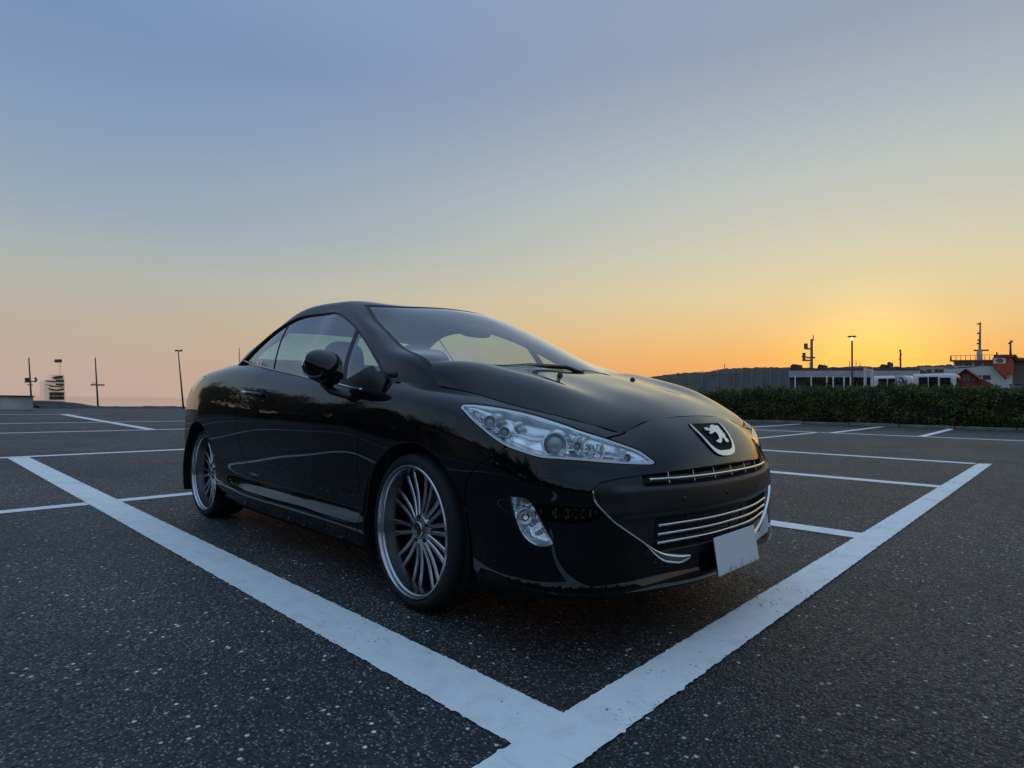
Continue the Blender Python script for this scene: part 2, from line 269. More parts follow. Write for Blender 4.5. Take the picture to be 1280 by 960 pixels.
# ------------------------------------------------------------------ kerb and hedge on the right
kerb = MB().box((-24, 29.78, -.1), (16, 29.9, .06)).build('kerb', mat('kerb_bed', (.10, .10, .095), .9)); tag(kerb, 'low concrete kerb at the foot of the long hedge', 'kerb', kind='structure')
km = MB().box((0, 0, -.05), (1.86, .16, .13)).build('kerb_stone', mat('kerb_concrete', (.20, .195, .185), .85, noise=.35, nscale=2.2, bump=.4, bscale=20), kerb, bevel=.02)
km.location = (-24, 29.55, 0)
for i in range(1, 21):
    c = km.copy(); COL.objects.link(c); c.location = (-24 + 1.9 * i, 29.55 + random.uniform(-.012, .012), random.uniform(-.02, .01)); c.parent = kerb
def leaf_cloud(name, pts, nrm_, size, m, parent):
    n = len(pts); d = RNG.normal(size=(n, 3)); d = d * .75 + nrm_ * .55; d /= np.linalg.norm(d, axis=1, keepdims=True)
    t = RNG.normal(size=(n, 3)); a = np.cross(d, t); a /= np.linalg.norm(a, axis=1, keepdims=True); b = np.cross(d, a); s = (size * RNG.uniform(.6, 1.35, n))[:, None]
    V = np.stack([pts - a * s, pts - b * s * .45 + d * s * .08, pts + a * s, pts + b * s * .45 + d * s * .08], 1).reshape(-1, 3)
    me = bpy.data.meshes.new(name); me.vertices.add(4 * n); me.vertices.foreach_set('co', V.ravel()); me.loops.add(4 * n); me.loops.foreach_set('vertex_index', np.arange(4 * n)); me.polygons.add(n)
    me.polygons.foreach_set('loop_start', np.arange(n) * 4); me.polygons.foreach_set('loop_total', np.full(n, 4)); me.update(); me.validate()
    return link_mesh(name, me, m, parent)
def leaf_mat(name, c1, c2, c3, scale):
    m = bpy.data.materials.new(name); m.use_nodes = True; nt = m.node_tree; b = nt.nodes['Principled BSDF']; t = nt.nodes.new('ShaderNodeTexCoord')
    n = nt.nodes.new('ShaderNodeTexNoise'); n.inputs['Scale'].default_value = scale; n.inputs['Detail'].default_value = 5; nt.links.new(t.outputs['Object'], n.inputs['Vector'])
    r = nt.nodes.new('ShaderNodeValToRGB'); e = r.color_ramp.elements; e[0].position = .32; e[0].color = (*c1, 1); e[1].position = .7; e[1].color = (*c3, 1); k = e.new(.5); k.color = (*c2, 1); nt.links.new(n.outputs[0], r.inputs[0]); nt.links.new(r.outputs[0], b.inputs['Base Color'])
    b.inputs['Roughness'].default_value = .55; tr = nt.nodes.new('ShaderNodeBsdfTranslucent'); nt.links.new(r.outputs[0], tr.inputs[0]); mx = nt.nodes.new('ShaderNodeMixShader'); mx.inputs[0].default_value = .25
    nt.links.new(b.outputs[0], mx.inputs[1]); nt.links.new(tr.outputs[0], mx.inputs[2]); nt.links.new(mx.outputs[0], nt.nodes['Material Output'].inputs[0]); MATS[name] = m; return m
leaf_mat('hedge_leaf', (.050, .066, .018), (.100, .118, .030), (.175, .165, .055), 2.2)
hedge = empty('hedge', (-4, 30, 0)); tag(hedge, 'long clipped green hedge along the edge of the car park', 'hedge')
HX0, HX1, HY, HD = -24., 16., 30.0, 2.6
def htop(x): return 1.70 + .06 * np.sin(x * .9) + .05 * np.sin(x * 2.3 + 1) + .03 * np.sin(x * 6.1) - .25 * np.clip((-9.5 - x) / 4, 0, 1)
n = 62000; xs = RNG.uniform(HX0, HX1, n); k = RNG.random(n)
lump = .10 * np.sin(xs * 3.1) + .08 * np.sin(xs * 7.3 + 2)
zf = RNG.random(n) ** .85 * htop(xs); front = k < .72
y = np.where(front, HY + lump * .6 + .10 * np.sin(zf * 6 + xs * 2.2) + np.abs(RNG.normal(0, .10, n)) + .25 * (zf / 1.7) ** 4, HY + .2 + RNG.random(n) * HD)
z = np.where(front, zf, htop(xs) + .04 * np.sin(xs * 5) + RNG.normal(0, .05, n) - .08 * RNG.random(n))
pts = np.stack([xs, y, z], 1); nn = np.where(front[:, None], np.array([0, -1., .25]), np.array([0, -.15, 1.]))
ns = 420; sxs = RNG.uniform(HX0, HX1, ns); shoots = []                       # young shoots above the clipped top, clumps bulging from the face
for x in sxs:
    L_ = RNG.uniform(.08, .30); b0 = np.array([x, HY + RNG.uniform(.1, 1.2), float(htop(x)) - .05]); dr = np.array([RNG.normal(0, .25), RNG.normal(0, .25), 1.]); shoots.append(b0 + dr * (RNG.random((14, 1)) * L_) + RNG.normal(0, .018, (14, 3)))
for x in RNG.uniform(HX0, HX1, 260):
    c0_ = np.array([x, HY - RNG.uniform(-.05, .08), RNG.uniform(.15, 1.6)]); shoots.append(c0_ + RNG.normal(0, 1, (45, 3)) * [.16, .08, .13])
sh = np.concatenate(shoots); pts = np.concatenate([pts, sh]); nn = np.concatenate([nn, np.tile([0, -.5, .6], (len(sh), 1))])
leaf_cloud('foliage', pts - np.array([-4, 30, 0]), nn, .062, MATS['hedge_leaf'], hedge)
core = MB()
gx = np.linspace(HX0 + .1, HX1 - .1, 160)
prof = [(HY + .18, 0.0), (HY + .12, .5), (HY + .12, 1.0), (HY + .2, 1.4), (HY + .5, 1.58), (HY + HD - .3, 1.58), (HY + HD - .1, 0)]
cv = []
for x in gx:
    for (yy, zz) in prof: cv.append((x + 4, yy - 30 + random.uniform(-.05, .05), zz * float(htop(x)) / 1.7 + (random.uniform(-.05, .05) if zz > 0 else 0)))
q = len(prof); core.add(cv, [(i * q + j, i * q + j + 1, (i + 1) * q + j + 1, (i + 1) * q + j) for i in range(len(gx) - 1) for j in range(q - 1)] + [tuple(range(q)), tuple(range(len(cv) - q, len(cv)))])
core.build('dark_core', mat('dark_core_mat', (.022, .026, .012), .95, noise=.5, nscale=6), hedge)  # dark hull inside the leaves, added to block light
# loose leaf litter and weeds at the foot
n = 900; xs = RNG.uniform(HX0, HX1, n); lp = np.stack([xs + 4, -.55 + np.abs(RNG.normal(0, .14, n)) * RNG.choice([-1, 1], n), .02 + RNG.random(n) * .12], 1)
tag(leaf_cloud('dry_weeds', lp + np.array([-4, 30, 0]), np.array([0, 0, 1.]), .03, leaf_mat('weed', (.10, .09, .04), (.14, .12, .06), (.2, .18, .10), 3), None), 'dry weeds and fallen leaves along the kerb under the hedge', 'weeds', kind='stuff')

# ------------------------------------------------------------------ harbour behind the hedge
white = mat('ship_white', (.62, .63, .64), .5, noise=.12, nscale=.6)
fascia = mat('fascia_white', (.36, .40, .46), .5, noise=.18, nscale=.5)
darkwin = mat('dark_window', (.012, .013, .016), .12)
greyp = mat('galvanised', (.22, .22, .21), .5, metal=.6, noise=.15, nscale=3)
orange = mat('funnel_orange', (.42, .085, .025), .55, noise=.12, nscale=.8)
redp = mat('barn_red', (.20, .018, .014), .6, noise=.2, nscale=1.5)
def slab(poly, Y, depth, mb=None):
    mb = mb or MB(); return mb.prism(poly, lambda p: at(p[0], p[1], Y), lambda p: at(p[0], p[1], Y) + Vector((0, depth, 0)))
def slabo(name, poly, Y, depth, m, parent=None, dz=0):
    o = slab(poly, Y, depth).build(name, m, None)
    if parent: o.parent = parent; o.matrix_parent_inverse = Matrix.Translation(-Vector(parent.location))
    return o
def rect(x0, y0, x1, y1): return [(x0, y0), (x1, y0), (x1, y1), (x0, y1)]
def pole(name, px, top, Y, r, m, parent=None, zb=0.0, lean=0):
    t = at(px, top, Y); b = Vector((t.x + lean, t.y, zb)); o = MB().tube([b, t], [r * 1.15, r * .8], 8).build(name, m, None, True)
    if parent: o.parent = parent; o.matrix_parent_inverse = Matrix.Translation(-Vector(parent.location))
    return o
def gnd(px, Y): p = at(px, 505, Y); return (p.x, Y, 0)
# hills
hv = []; rng_ = np.random.default_rng(3)
prof = [(640, 478), (700, 476), (760, 474), (813, 471.5), (835, 468), (860, 466), (885, 464.5), (905, 461), (930, 460), (960, 459), (990, 459.5), (1020, 460), (1045, 459), (1075, 457.5), (1100, 458.5), (1140, 459), (1150, 456.5), (1170, 457), (1185, 455.5), (1200, 457), (1240, 458), (1300, 457), (1400, 459), (1500, 463)]
hm = MB(); Yh = 1500
pp = []
for (a, b), (c, d) in zip(prof[:-1], prof[1:]):
    for i in range(8):
        t = i / 8; pp.append((a + (c - a) * t, b + (d - b) * t + rng_.normal(0, .35)))
tops = [at(x, yv, Yh) for x, yv in pp]
vs_ = []
for t in tops: vs_ += [(t.x, Yh - 260, -2), (t.x, Yh - 90, t.z * .62), (t.x, Yh, t.z), (t.x, Yh + 400, -2)]
hm.add(vs_, [(4 * i + j, 4 * i + j + 1, 4 * i + 5 + j, 4 * i + 4 + j) for i in range(len(tops) - 1) for j in range(3)])
tag(hm.build('hills', mat('wooded_hill', (.06, .055, .045), .95, noise=.4, nscale=.03), smooth=True), 'low wooded ridge across the harbour at the foot of the sunset', 'hills', kind='structure')

# grey boundary fence with posts left of the terminal
Y = 62; f = empty('boundary_fence', gnd(930, Y)); tag(f, 'long grey panelled fence with thin posts behind the hedge', 'fence')
xs = [815, 838, 858, 878, 897, 917, 927, 940, 952, 963, 974, 986]
for a, b in zip(xs[:-1], xs[1:]): slabo('fence_panel', [(a + .3, 470.5 - (a - 815) * .05), (b - .3, 470.5 - (b - 815) * .05), (b - .3, 500), (a + .3, 500)], Y, .12, mat('slate_panel', (.15, .16, .165), .7, noise=.2, nscale=.7), f)
for x in xs[3:]: pole('post', x, 461.5 + (x * 7 % 3) if x != 986 else 459, Y - .15, .045, greyp, f)
# terminal with white fascia
Y = 74; tb = empty('ferry_terminal', gnd(1040, Y)); tag(tb, 'long low terminal with pale fascia and dark glazing behind the hedge', 'building')
slabo('wall', rect(984, 470.5, 1148, 500), Y + .6, 14, mat('terminal_wall', (.05, .04, .035), .6, noise=.2, nscale=.5), tb)
slabo('roof', [(984, 460), (1148, 461), (1148, 464.5), (984, 463.6)], Y + 1.2, 12, mat('brown_roof', (.10, .055, .035), .8, noise=.2, nscale=.4), tb)
for a, b in ((986, 1004), (1004.3, 1042), (1042.3, 1075), (1075.3, 1110), (1110.3, 1148)): slabo('fascia_panel', [(a, 463.3), (b, 463.3), (b, 471.6), (a, 471.6)], Y, 1.0, fascia, tb)
for a in range(1008, 1146, 9): slabo('window', rect(a, 472.8, a + 7.6, 480.5), Y + .5, .08, darkwin, tb)
for x in (994, 1014, 1033.5, 1041.5, 1055, 1063, 1118): pole('column', x, 470, Y - .3, .08, white, tb)
for x in (1012, 1024, 1031, 1062, 1066, 1070, 1075): pole('roof_mast', x, 456.5 - (x % 7), Y + 6, .05, greyp, tb, zb=3.0)
for x0, x1, yt in ((988, 998, 455), (999, 1003, 459), (1022, 1030, 455.5), (1100, 1108, 455), (1109, 1113, 452), (1118, 1126, 458)):
    slabo('roof_plant', [(x0, yt + 2), (x0 + (x1 - x0) * .3, yt), (x1, yt + .8), (x1, 461.5), (x0, 461.5)], Y + 4, 1.6, mat('plant_grey', (.06, .062, .058), .7), tb)
# signal mast (radar mast) beside the terminal
Y = 82; sm = empty('signal_mast', gnd(1014.5, Y)); tag(sm, 'brown radar mast with side brackets above the terminal roof', 'mast')
mm = mat('mast_brown', (.16, .11, .085), .7)
def part_at(o, parent): o.parent = parent; o.matrix_parent_inverse = Matrix.Translation(-Vector(parent.location)); return o
p0 = at(1014.5, 424, Y); pole('shaft', 1014.5, 424, Y, .19, mm, sm)
pole('whip', 1016.5, 419, Y, .06, mm, sm, zb=at(1014, 426, Y).z)
for (xa, xb, yy, hh) in ((1006.5, 1014.5, 436, 1), (1008, 1019, 447, .8), (1003, 1014.5, 450.5, .8)):
    part_at(MB().tube([at(xa, yy, Y), at(xb, yy, Y)], .11, 6).build('bracket', mm), sm)
part_at(MB().tube([at(1007.3, 436, Y), at(1007.3, 429.5, Y)], .24, 8).build('radar', mm), sm)
part_at(MB().tube([at(1005, 450, Y), at(1005, 441, Y)], .2, 8).build('lamp_housing', mm), sm)
part_at(MB().tube([at(1001.5, 446, Y), at(1008.5, 446, Y)], .06, 6).build('bracket', mm), sm)
# street lamp with a lit globe under a flat cap
def cap_lamp(px, top, Y, label, glowstr):
    L = empty('street_lamp', gnd(px, Y)); tag(L, label, 'street lamp')
    t = at(px, top, Y); s = (at(px + 6, top, Y) - t).length
    z0 = at(px, top + 5.8, Y).z
    part_at(MB().tube([(t.x, Y, 0), (t.x, Y, z0)], [.075, .05], 10).build('pole', mat('lamp_bronze', (.05, .038, .025), .5), None, True), L)
    hh = t.z - z0
    part_at(MB().lathe([(.02, 0), (s * .98, -.02 * s), (s, -.05 * s), (s * .75, -.26 * s), (.02, -.26 * s)], (t.x, Y, t.z), (0, 0, 1), 24).build('cap', mat('lamp_bronze')), L)
    part_at(MB().lathe([(s * .18, 0), (s * .42, hh * .5), (s * .72, hh * .75)], (t.x, Y, z0), (0, 0, 1), 20).build('lamp_shade', glass_mat('lamp_glass', (.98, .93, .8)) if 'lamp_glass' not in MATS else MATS['lamp_glass'], None, True), L)
    part_at(MB().lathe([(.001, 0), (s * .22, hh * .15), (s * .25, hh * .4), (.001, hh * .62)], (t.x, Y, z0 + hh * .12), (0, 0, 1), 16).build('bulb', mat('lamp_light', (1, .9, .6), .4, emit=(1, .78, .38), estr=glowstr), None, True), L)
cap_lamp(1065, 420, 44, 'bronze street lamp with flat cap and a lit bulb behind the hedge', 6)
# far light masts and poles
for px, top, Yv, r, lab in ((1125.5, 437, 90, .12, 'slim mast with small fittings behind the parked coach'), (900.5 + 5, 455, 70, .05, 'thin bare pole over the grey fence')):
    o = empty('mast', gnd(px, Yv)); tag(o, lab, 'mast'); pole('shaft', px, top, Yv, r, mm, o)
    if r > .1:
        for k, (dx, dy) in enumerate(((-.9, 438), (1, 443), (-1, 449))): part_at(MB().tube([at(px, dy, Yv), at(px + dx * 1.6, dy, Yv)], .12, 6).build('fitting', mm), o)
# gantry: white frame posts
for i, (a, b, top, lab) in enumerate(((1079.5, 1082, 459.5, 'broad white gate post behind the hedge'), (1088, 1090.5, 461, 'slim white gate post next to the broad one'))):
    o = slab(rect(a, top, b, 488), 48, .3).build('gate_post', white); tag(o, lab, 'post')
o = slab([(1082.2, 461), (1087.8, 461), (1087.8, 463.5), (1082.2, 463.5)], 48.02, .26).build('gate_beam', white); tag(o, 'short white beam between the two gate posts', 'beam')
# white banner with dark brush strokes
bn = empty('banner', gnd(1128, 42)); tag(bn, 'white banner with dark brush strokes on a thin pole', 'banner')
pole('pole', 1119.8, 466, 42, .04, greyp, bn)
seg = 14; bv = []
for i in range(seg + 1):
    t = i / seg; xt = 1120.5 + (1131 - 1120.5) * t; xb = 1121.5 + (1136.5 - 1121.5) * t
    for j in range(9):
        s = j / 8; px = xt + (xb - xt) * s; py = (469 - 1.2 * t + 1.0 * t * t * 3) + (486.5 + 1.6 * t - (469 - 1.2 * t + 3 * t * t)) * s
        p = at(px, py, 42); bv.append((p.x, p.y + .10 * math.sin(t * 5 + s), p.z))
bm_ = MB().add(bv, [(i * 9 + j, i * 9 + j + 1, (i + 1) * 9 + j + 1, (i + 1) * 9 + j) for i in range(seg) for j in range(8)])
bo = part_at(bm_.build('cloth', mat('banner_white', (.72, .72, .72), .7), None, True), bn)
for k, pts_ in enumerate(([(1125, 472), (1129, 474), (1132, 479)], [(1124, 476), (1127, 479), (1125.5, 482)], [(1128.5, 476.5), (1131.5, 481.5), (1133.5, 484.5)], [(1126.5, 481), (1129, 484.5)])):
    part_at(MB().tube([at(x, yv, 42) + Vector((0, -.16, 0)) for x, yv in pts_], .05, 6, sq=(1, 1)).build('brush_stroke', mat('ink', (.03, .03, .035), .6)), bn)
# coaches
def coach(x0, x1, ytop, Y, front_right, label):
    c = empty('coach', gnd((x0 + x1) / 2, Y)); tag(c, label, 'bus', 'coaches parked behind the hedge')
    a = at(x0, ytop, Y); b = at(x1, ytop, Y); w = b.x - a.x; zt = a.z; cx = (a.x + b.x) / 2; n = 10
    sec = [(0, .35), (0, zt - .35), (.06, zt - .12), (.2, zt), (2.3, zt), (2.44, zt - .12), (2.5, zt - .35), (2.5, .35)]
    mb = MB(); vv = []
    for i in range(5):
        x = [a.x, a.x + .08, b.x - .25, b.x - .06, b.x][i]; sh = [0, 0, 0, -.04, -.16][i]
        for (dy, z_) in sec: vv.append((x, Y + dy, z_ + (sh if z_ > 1.5 else 0)))
    q = len(sec); mb.add(vv, [(i * q + j, i * q + (j + 1) % q, (i + 1) * q + (j + 1) % q, (i + 1) * q + j) for i in range(4) for j in range(q)] + [tuple(range(q)), tuple(range(4 * q, 5 * q))])
    body = part_at(mb.build('body', mat('coach_white', (.68, .69, .70), .3, coat=.5, noise=.06, nscale=.5), None, bevel=.03), c)
    nw = 2; span = (w - 1.3) / nw
    for i in range(nw): part_at(MB().box((a.x + .35 + i * span, Y - .015, zt - 1.15), (a.x + .35 + (i + 1) * span - .06, Y + .01, zt - .24)).build('window', darkwin), c)
    part_at(MB().box((b.x - .05, Y + .18, 1.25), (b.x + .02, Y + 2.3, zt - .3)).build('windscreen', mat('coach_glass', (.03, .03, .03), .05)), c)
    part_at(MB().box((b.x - .9, Y - .012, zt - 1.9), (b.x - .3, Y + .01, zt - .3)).build('door', darkwin), c)
    for xx in (a.x + 1.6, b.x - 2.4):
        for yy in (Y - .0, Y + 2.2):
            part_at(MB().lathe([(.02, 0), (.48, 0), (.48, .3), (.02, .3)], (xx, yy, .48), (0, 1, 0), 20).build('wheel', mat('far_rubber', (.02, .02, .02), .8)), c)
coach(1141, 1195, 467.3, 50, True, 'white coach with dark windows beside the red gabled kiosk')
coach(1092, 1139, 470.0, 58, True, 'white coach half hidden behind the white banner')
# red kiosk
Y = 56; kk = empty('kiosk', gnd(1208, Y)); tag(kk, 'dark red timber kiosk with a steep gable in front of the ferry', 'kiosk')
slabo('wall', [(1194, 471.5), (1207, 463), (1221, 472.5), (1221, 500), (1194, 500)], Y, 3.4, redp, kk)
for q_ in ([(1191.5, 471.2), (1207, 460.8), (1207, 462.6), (1191.5, 473)], [(1207, 460.8), (1224.5, 473), (1224.5, 475), (1207, 462.6)]): slabo('roof', q_, Y - .3, 4.0, mat('kiosk_roof', (.13, .016, .012), .7), kk)
slabo('annex', [(1221.2, 473.6), (1230, 475), (1241, 480.2), (1241, 500), (1221.2, 500)], Y + .1, 3, redp, kk)
for q_ in (rect(1203, 468.5, 1213.5, 476), rect(1196.5, 472, 1201.5, 477), rect(1215, 472.5, 1219.5, 477)): slabo('window', q_, Y - .05, .08, mat('kiosk_glass', (.10, .09, .09), .15), kk)
# ferry
Y = 112; fy = empty('ferry', gnd(1225, Y)); tag(fy, 'white ferry with an orange funnel and tall mast beyond the kiosk', 'ship')
slabo('superstructure', [(1180, 461.8), (1240, 457.3), (1261, 478.5), (1261, 503), (1180, 503)], Y, 12, mat('ferry_blue_white', (.52, .57, .60), .5, noise=.08, nscale=.4), fy)
slabo('deckhouse', [(1192, 450.6), (1241, 450.4), (1241, 457.5), (1192, 459)], Y + .5, 9, white, fy)
slabo('bridge_roof', [(1189, 450), (1243, 449.6), (1243, 451.4), (1189, 451.6)], Y - .2, 10.5, mat('deck_rust', (.22, .10, .06), .7), fy)
for a, b in ((1194, 1203), (1205, 1215), (1217.5, 1227.5), (1229.5, 1240)): slabo('window', rect(a, 452, b, 457), Y + .35, .2, darkwin, fy)
for a, b in ((1223, 1226), (1228.5, 1238)): slabo('window', rect(a, 469, b, 474.5), Y - .1, .2, darkwin, fy)
slabo('aft_house', rect(1150, 458.8, 1180, 478), Y + 2, 9, mat('aft_paint', (.42, .37, .33), .6, noise=.15, nscale=.5), fy)
for a, b in ((1159, 1164), (1168, 1173), (1174, 1179)): slabo('window', rect(a, 461.5, b, 465), Y + 1.9, .2, darkwin, fy)
fu = slabo('funnel', [(1240.5, 447), (1264, 446.5), (1266.5, 453), (1266, 467), (1258, 467.5), (1257.5, 473.5), (1240.5, 457.5)], Y - .5, 6, orange, fy)
slabo('funnel_top', [(1242, 443.3), (1270, 443.1), (1270, 445.5), (1266, 446.7), (1242, 446.9)], Y - .8, 7, mat('funnel_brown', (.16, .055, .03), .7), fy)
slabo('logo_panel', rect(1241.8, 447.2, 1257.2, 454.4), Y - .62, .1, mat('logo_white', (.7, .71, .7), .5), fy)
ink = mat('logo_dark', (.02, .05, .07), .5)
for q_ in ([(1244.5, 450.7), (1249, 447.9), (1249, 449.6), (1247, 450.7), (1249, 451.8), (1249, 453.5)], [(1254.6, 450.7), (1250.2, 447.9), (1250.2, 449.6), (1252.2, 450.7), (1250.2, 451.8), (1250.2, 453.5)]): slabo('logo_mark', q_, Y - .72, .08, ink, fy)
slabo('logo_mark', rect(1249.25, 449.5, 1249.95, 452), Y - .72, .08, ink, fy)
slabo('stair_rail', [(1241, 458), (1242, 457.6), (1258.5, 471), (1257.6, 471.6)], Y - .7, .1, mat('rail_rust', (.35, .12, .06), .6), fy)
slabo('stern_block', rect(1258, 467.6, 1264.8, 480), Y + .3, 4, white, fy)
slabo('stern_house', rect(1266.6, 449, 1300, 480), Y + 3, 8, mat('stern_grey', (.16, .15, .15), .6), fy)
slabo('stern_deck', [(1265, 447), (1300, 447.5), (1300, 451), (1265, 450.5)], Y + 2, 10, mat('deck_rust'), fy)
tr = slabo('mast', [(1220.5, 450), (1220.8, 439), (1222.6, 437), (1226.6, 437), (1227.6, 450)], Y + 2, 1.4, mat('mast_white', (.5, .48, .46), .6), fy)
slabo('mast_top', [(1222.8, 437), (1224.5, 403), (1226, 402.5), (1226, 437)], Y + 2.3, .5, mat('mast_pale', (.34, .26, .22), .7), fy)
for a, b, yy in ((1217, 1236, 438), (1221.5, 1224.5, 405), (1221.2, 1224.5, 416.8), (1221.8, 1226, 425.3), (1221, 1224, 429.5)): part_at(MB().tube([at(a, yy, Y + 2.2), at(b, yy - .2, Y + 2.2)], .13, 6).build('yard', mm), fy)
pole('antenna', 1263, 427, Y + 1, .13, mm, fy, zb=at(1263, 444, Y).z); pole('antenna', 1246, 440, Y + 1, .1, mm, fy, zb=at(1246, 444, Y).z)
part_at(MB().tube([at(1261, 430, Y + 1), at(1265.5, 425.8, Y + 1)], .16, 6).build('yard', mm), fy)
for x in range(1189, 1243, 6): pole('rail_post', x, 444.5, Y + .2, .035, mm, fy, zb=at(x, 450, Y).z)
part_at(MB().tube([at(1188.5, 444.5, Y + .2), at(1243, 443.6, Y + .2)], .035, 5).build('rail', mm), fy)
pole('flag_post', 1188.5, 445, Y, .12, mm, fy, zb=at(1188, 452, Y).z)

# ------------------------------------------------------------------ left: wall, embankment, masts, tower
conc = mat('wall_concrete', (.48, .47, .45), .85, noise=.3, nscale=.8, bump=.4, bscale=6)
lw = MB().box((-47.6, -30, -.05), (-46.9, 6.55, .80), .02).build('low_wall', conc, bevel=.02); tag(lw, 'low pale concrete wall closing the far side of the lot', 'wall')
cp = MB().box((-47.7, -30, .80), (-46.8, 6.6, .865)).build('coping', mat('coping_dark', (.07, .065, .06), .8), lw)
em = MB(); X0 = -53.5; ev = []
pr = [(40, 500.5), (57, 500.8), (75, 501.8), (92, 503.3), (110, 506), (130, 509), (150, 509.3), (170, 509.8), (190, 511), (210, 512.5), (232, 514), (260, 514.5), (300, 515)]
cols = []
for (a, b), (c, d) in zip(pr[:-1], pr[1:]):
    for i in range(4): cols.append((a + (c - a) * i / 4, b + (d - b) * i / 4))
for px, py in cols:
    t = atx(px, py, X0); zt = max(t.z, .12); b0 = atx(px, py, X0)
    for dx, zz in ((3.2, .0), (2.2, .35), (1.0, .75), (0, 1.0), (-1.4, .9), (-3.4, -.2)): ev.append((X0 + dx + random.uniform(-.15, .15), t.y + random.uniform(-.1, .1), zz * zt + (random.uniform(-.04, .04) if 0 < zz < 1 else 0)))
em.add(ev, [(i * 6 + j, i * 6 + j + 1, (i + 1) * 6 + j + 1, (i + 1) * 6 + j) for i in range(len(cols) - 1) for j in range(5)] + [tuple(range(6))])
tag(em.build('embankment', mat('rubble', (.045, .048, .052), .95, noise=.5, nscale=1.2, bump=.8, bscale=5)), 'dark rubble bank sloping down past the end of the low wall', 'embankment', kind='structure')
ml = mat('mast_grey', (.10, .085, .075), .7)
def sidemast(name, px, top, base, X, r, label, bars=(), lean=0, zb=0.0):
    t = atx(px, top, X); b = atx(base[0], base[1], X); o = empty(name, (b.x, b.y, zb)); tag(o, label, 'mast' if name != 'light_pole' else 'light pole')
    part_at(MB().tube([(X, b.y, zb), t], [r * 1.2, r * .6], 8).build('shaft', ml, None, True), o)
    for (a, c, yy, rr) in bars: part_at(MB().tube([atx(a, yy, X), atx(c, yy + .3, X)], rr, 6).build('crossbar', ml), o)
    return o
s1 = sidemast('mast', 36, 447, (42.5, 492), -60, .07, 'thin leaning mast with red fittings behind the low wall', ((32.5, 45, 476.5, .05), (34, 41, 481, .04)), zb=-1.4)
part_at(MB().box(tuple(atx(32, 478, -60.1)), tuple(atx(36.5, 472.5, -60.6))).build('fitting', mat('fitting_red', (.16, .06, .05), .7)), s1)
part_at(MB().tube([atx(43, 477.5, -60), atx(45.3, 475.5, -60), atx(44.8, 472.5, -60), atx(43, 472.8, -60)], .08, 6).build('hook', ml), s1)
sidemast('mast', 119, 447, (124.3, 508), -58.5, .07, 'tall thin mast with one crossbar above the rubble bank', ((113.5, 130.5, 481, .07), (115, 119.5, 478.5, .03)), zb=-1.3)
lp_ = sidemast('light_pole', 222.6, 437.5, (229.3, 512), -50, .06, 'tall light pole with two floodlights behind the tail of the car', ((219.6, 226.8, 438.2, .05),))
for a, b in ((218.6, 221.6), (224.9, 228)): part_at(MB().box(tuple(atx(a, 439.6, -50.25)), tuple(atx(b, 437.0, -49.75))).build('floodlight', mat('flood_black', (.015, .015, .015), .5)), lp_)
sidemast('mast', 299, 435, (300.5, 515), -56, .05, 'short mast showing over the rear deck of the car', zb=0)
# pale tower with dark and green bands
X = -170
def slx(poly, X, depth): 
    return MB().prism(poly, lambda p: atx(p[0], p[1], X), lambda p: atx(p[0], p[1], X) + Vector((-depth, 0, 0)))
tw = empty('harbour_tower', tuple(Vector((X, atx(70, 500, X).y, -1.3)))); tag(tw, 'pale harbour tower with dark and green bands and a small sign', 'tower')
pale = mat('tower_glass', (.92, .90, .90), .22, metal=1)
part_at(slx([(64, 468.5), (80.5, 468.5), (82, 507), (60, 507)], X, 7).build('wall', pale), tw)
part_at(slx([(54.5, 476), (61.5, 474.5), (61.5, 507), (56, 507)], X + .5, 5).build('wing', pale), tw)
dk = mat('tower_dark', (.045, .04, .03), .5); gr = mat('tower_green', (.05, .11, .055), .6)
for q_, m_ in (([(69, 449.2), (77.5, 449), (77.5, 453), (69.3, 453)], mat('tower_sign', (.10, .075, .065), .6)),
               ([(67, 471.5), (72, 469.8), (79, 469.6), (79, 473), (70, 474)], gr), ([(71, 474.5), (80, 474.3), (80, 478), (72, 477.5)], gr), ([(71, 479.2), (80, 479.2), (80, 482.5), (72, 481.5)], gr),
               ([(56.5, 475.5), (68, 476), (71, 478), (60, 477)], dk), ([(57, 480.5), (69, 482.3), (80, 483.2), (80, 484), (66, 483.4)], dk), ([(59.5, 485), (71, 487.2), (80, 485.3), (80, 487.8), (71.5, 488.8), (64, 487.5)], dk)):
    part_at(slx(q_, X + .9, 1.2).build('band', m_), tw)
part_at(MB().tube([atx(75, 470, X - 2), atx(75, 450, X - 2)], .16, 6).build('sign_pole', pale), tw)
for i in range(3):
    for j in range(2): part_at(slx(rect(63 + i * 6.1, 490.3 + j * 5, 68.2 + i * 6.1, 494.6 + j * 5), X + .9, 1.0).build('window', dk), tw)

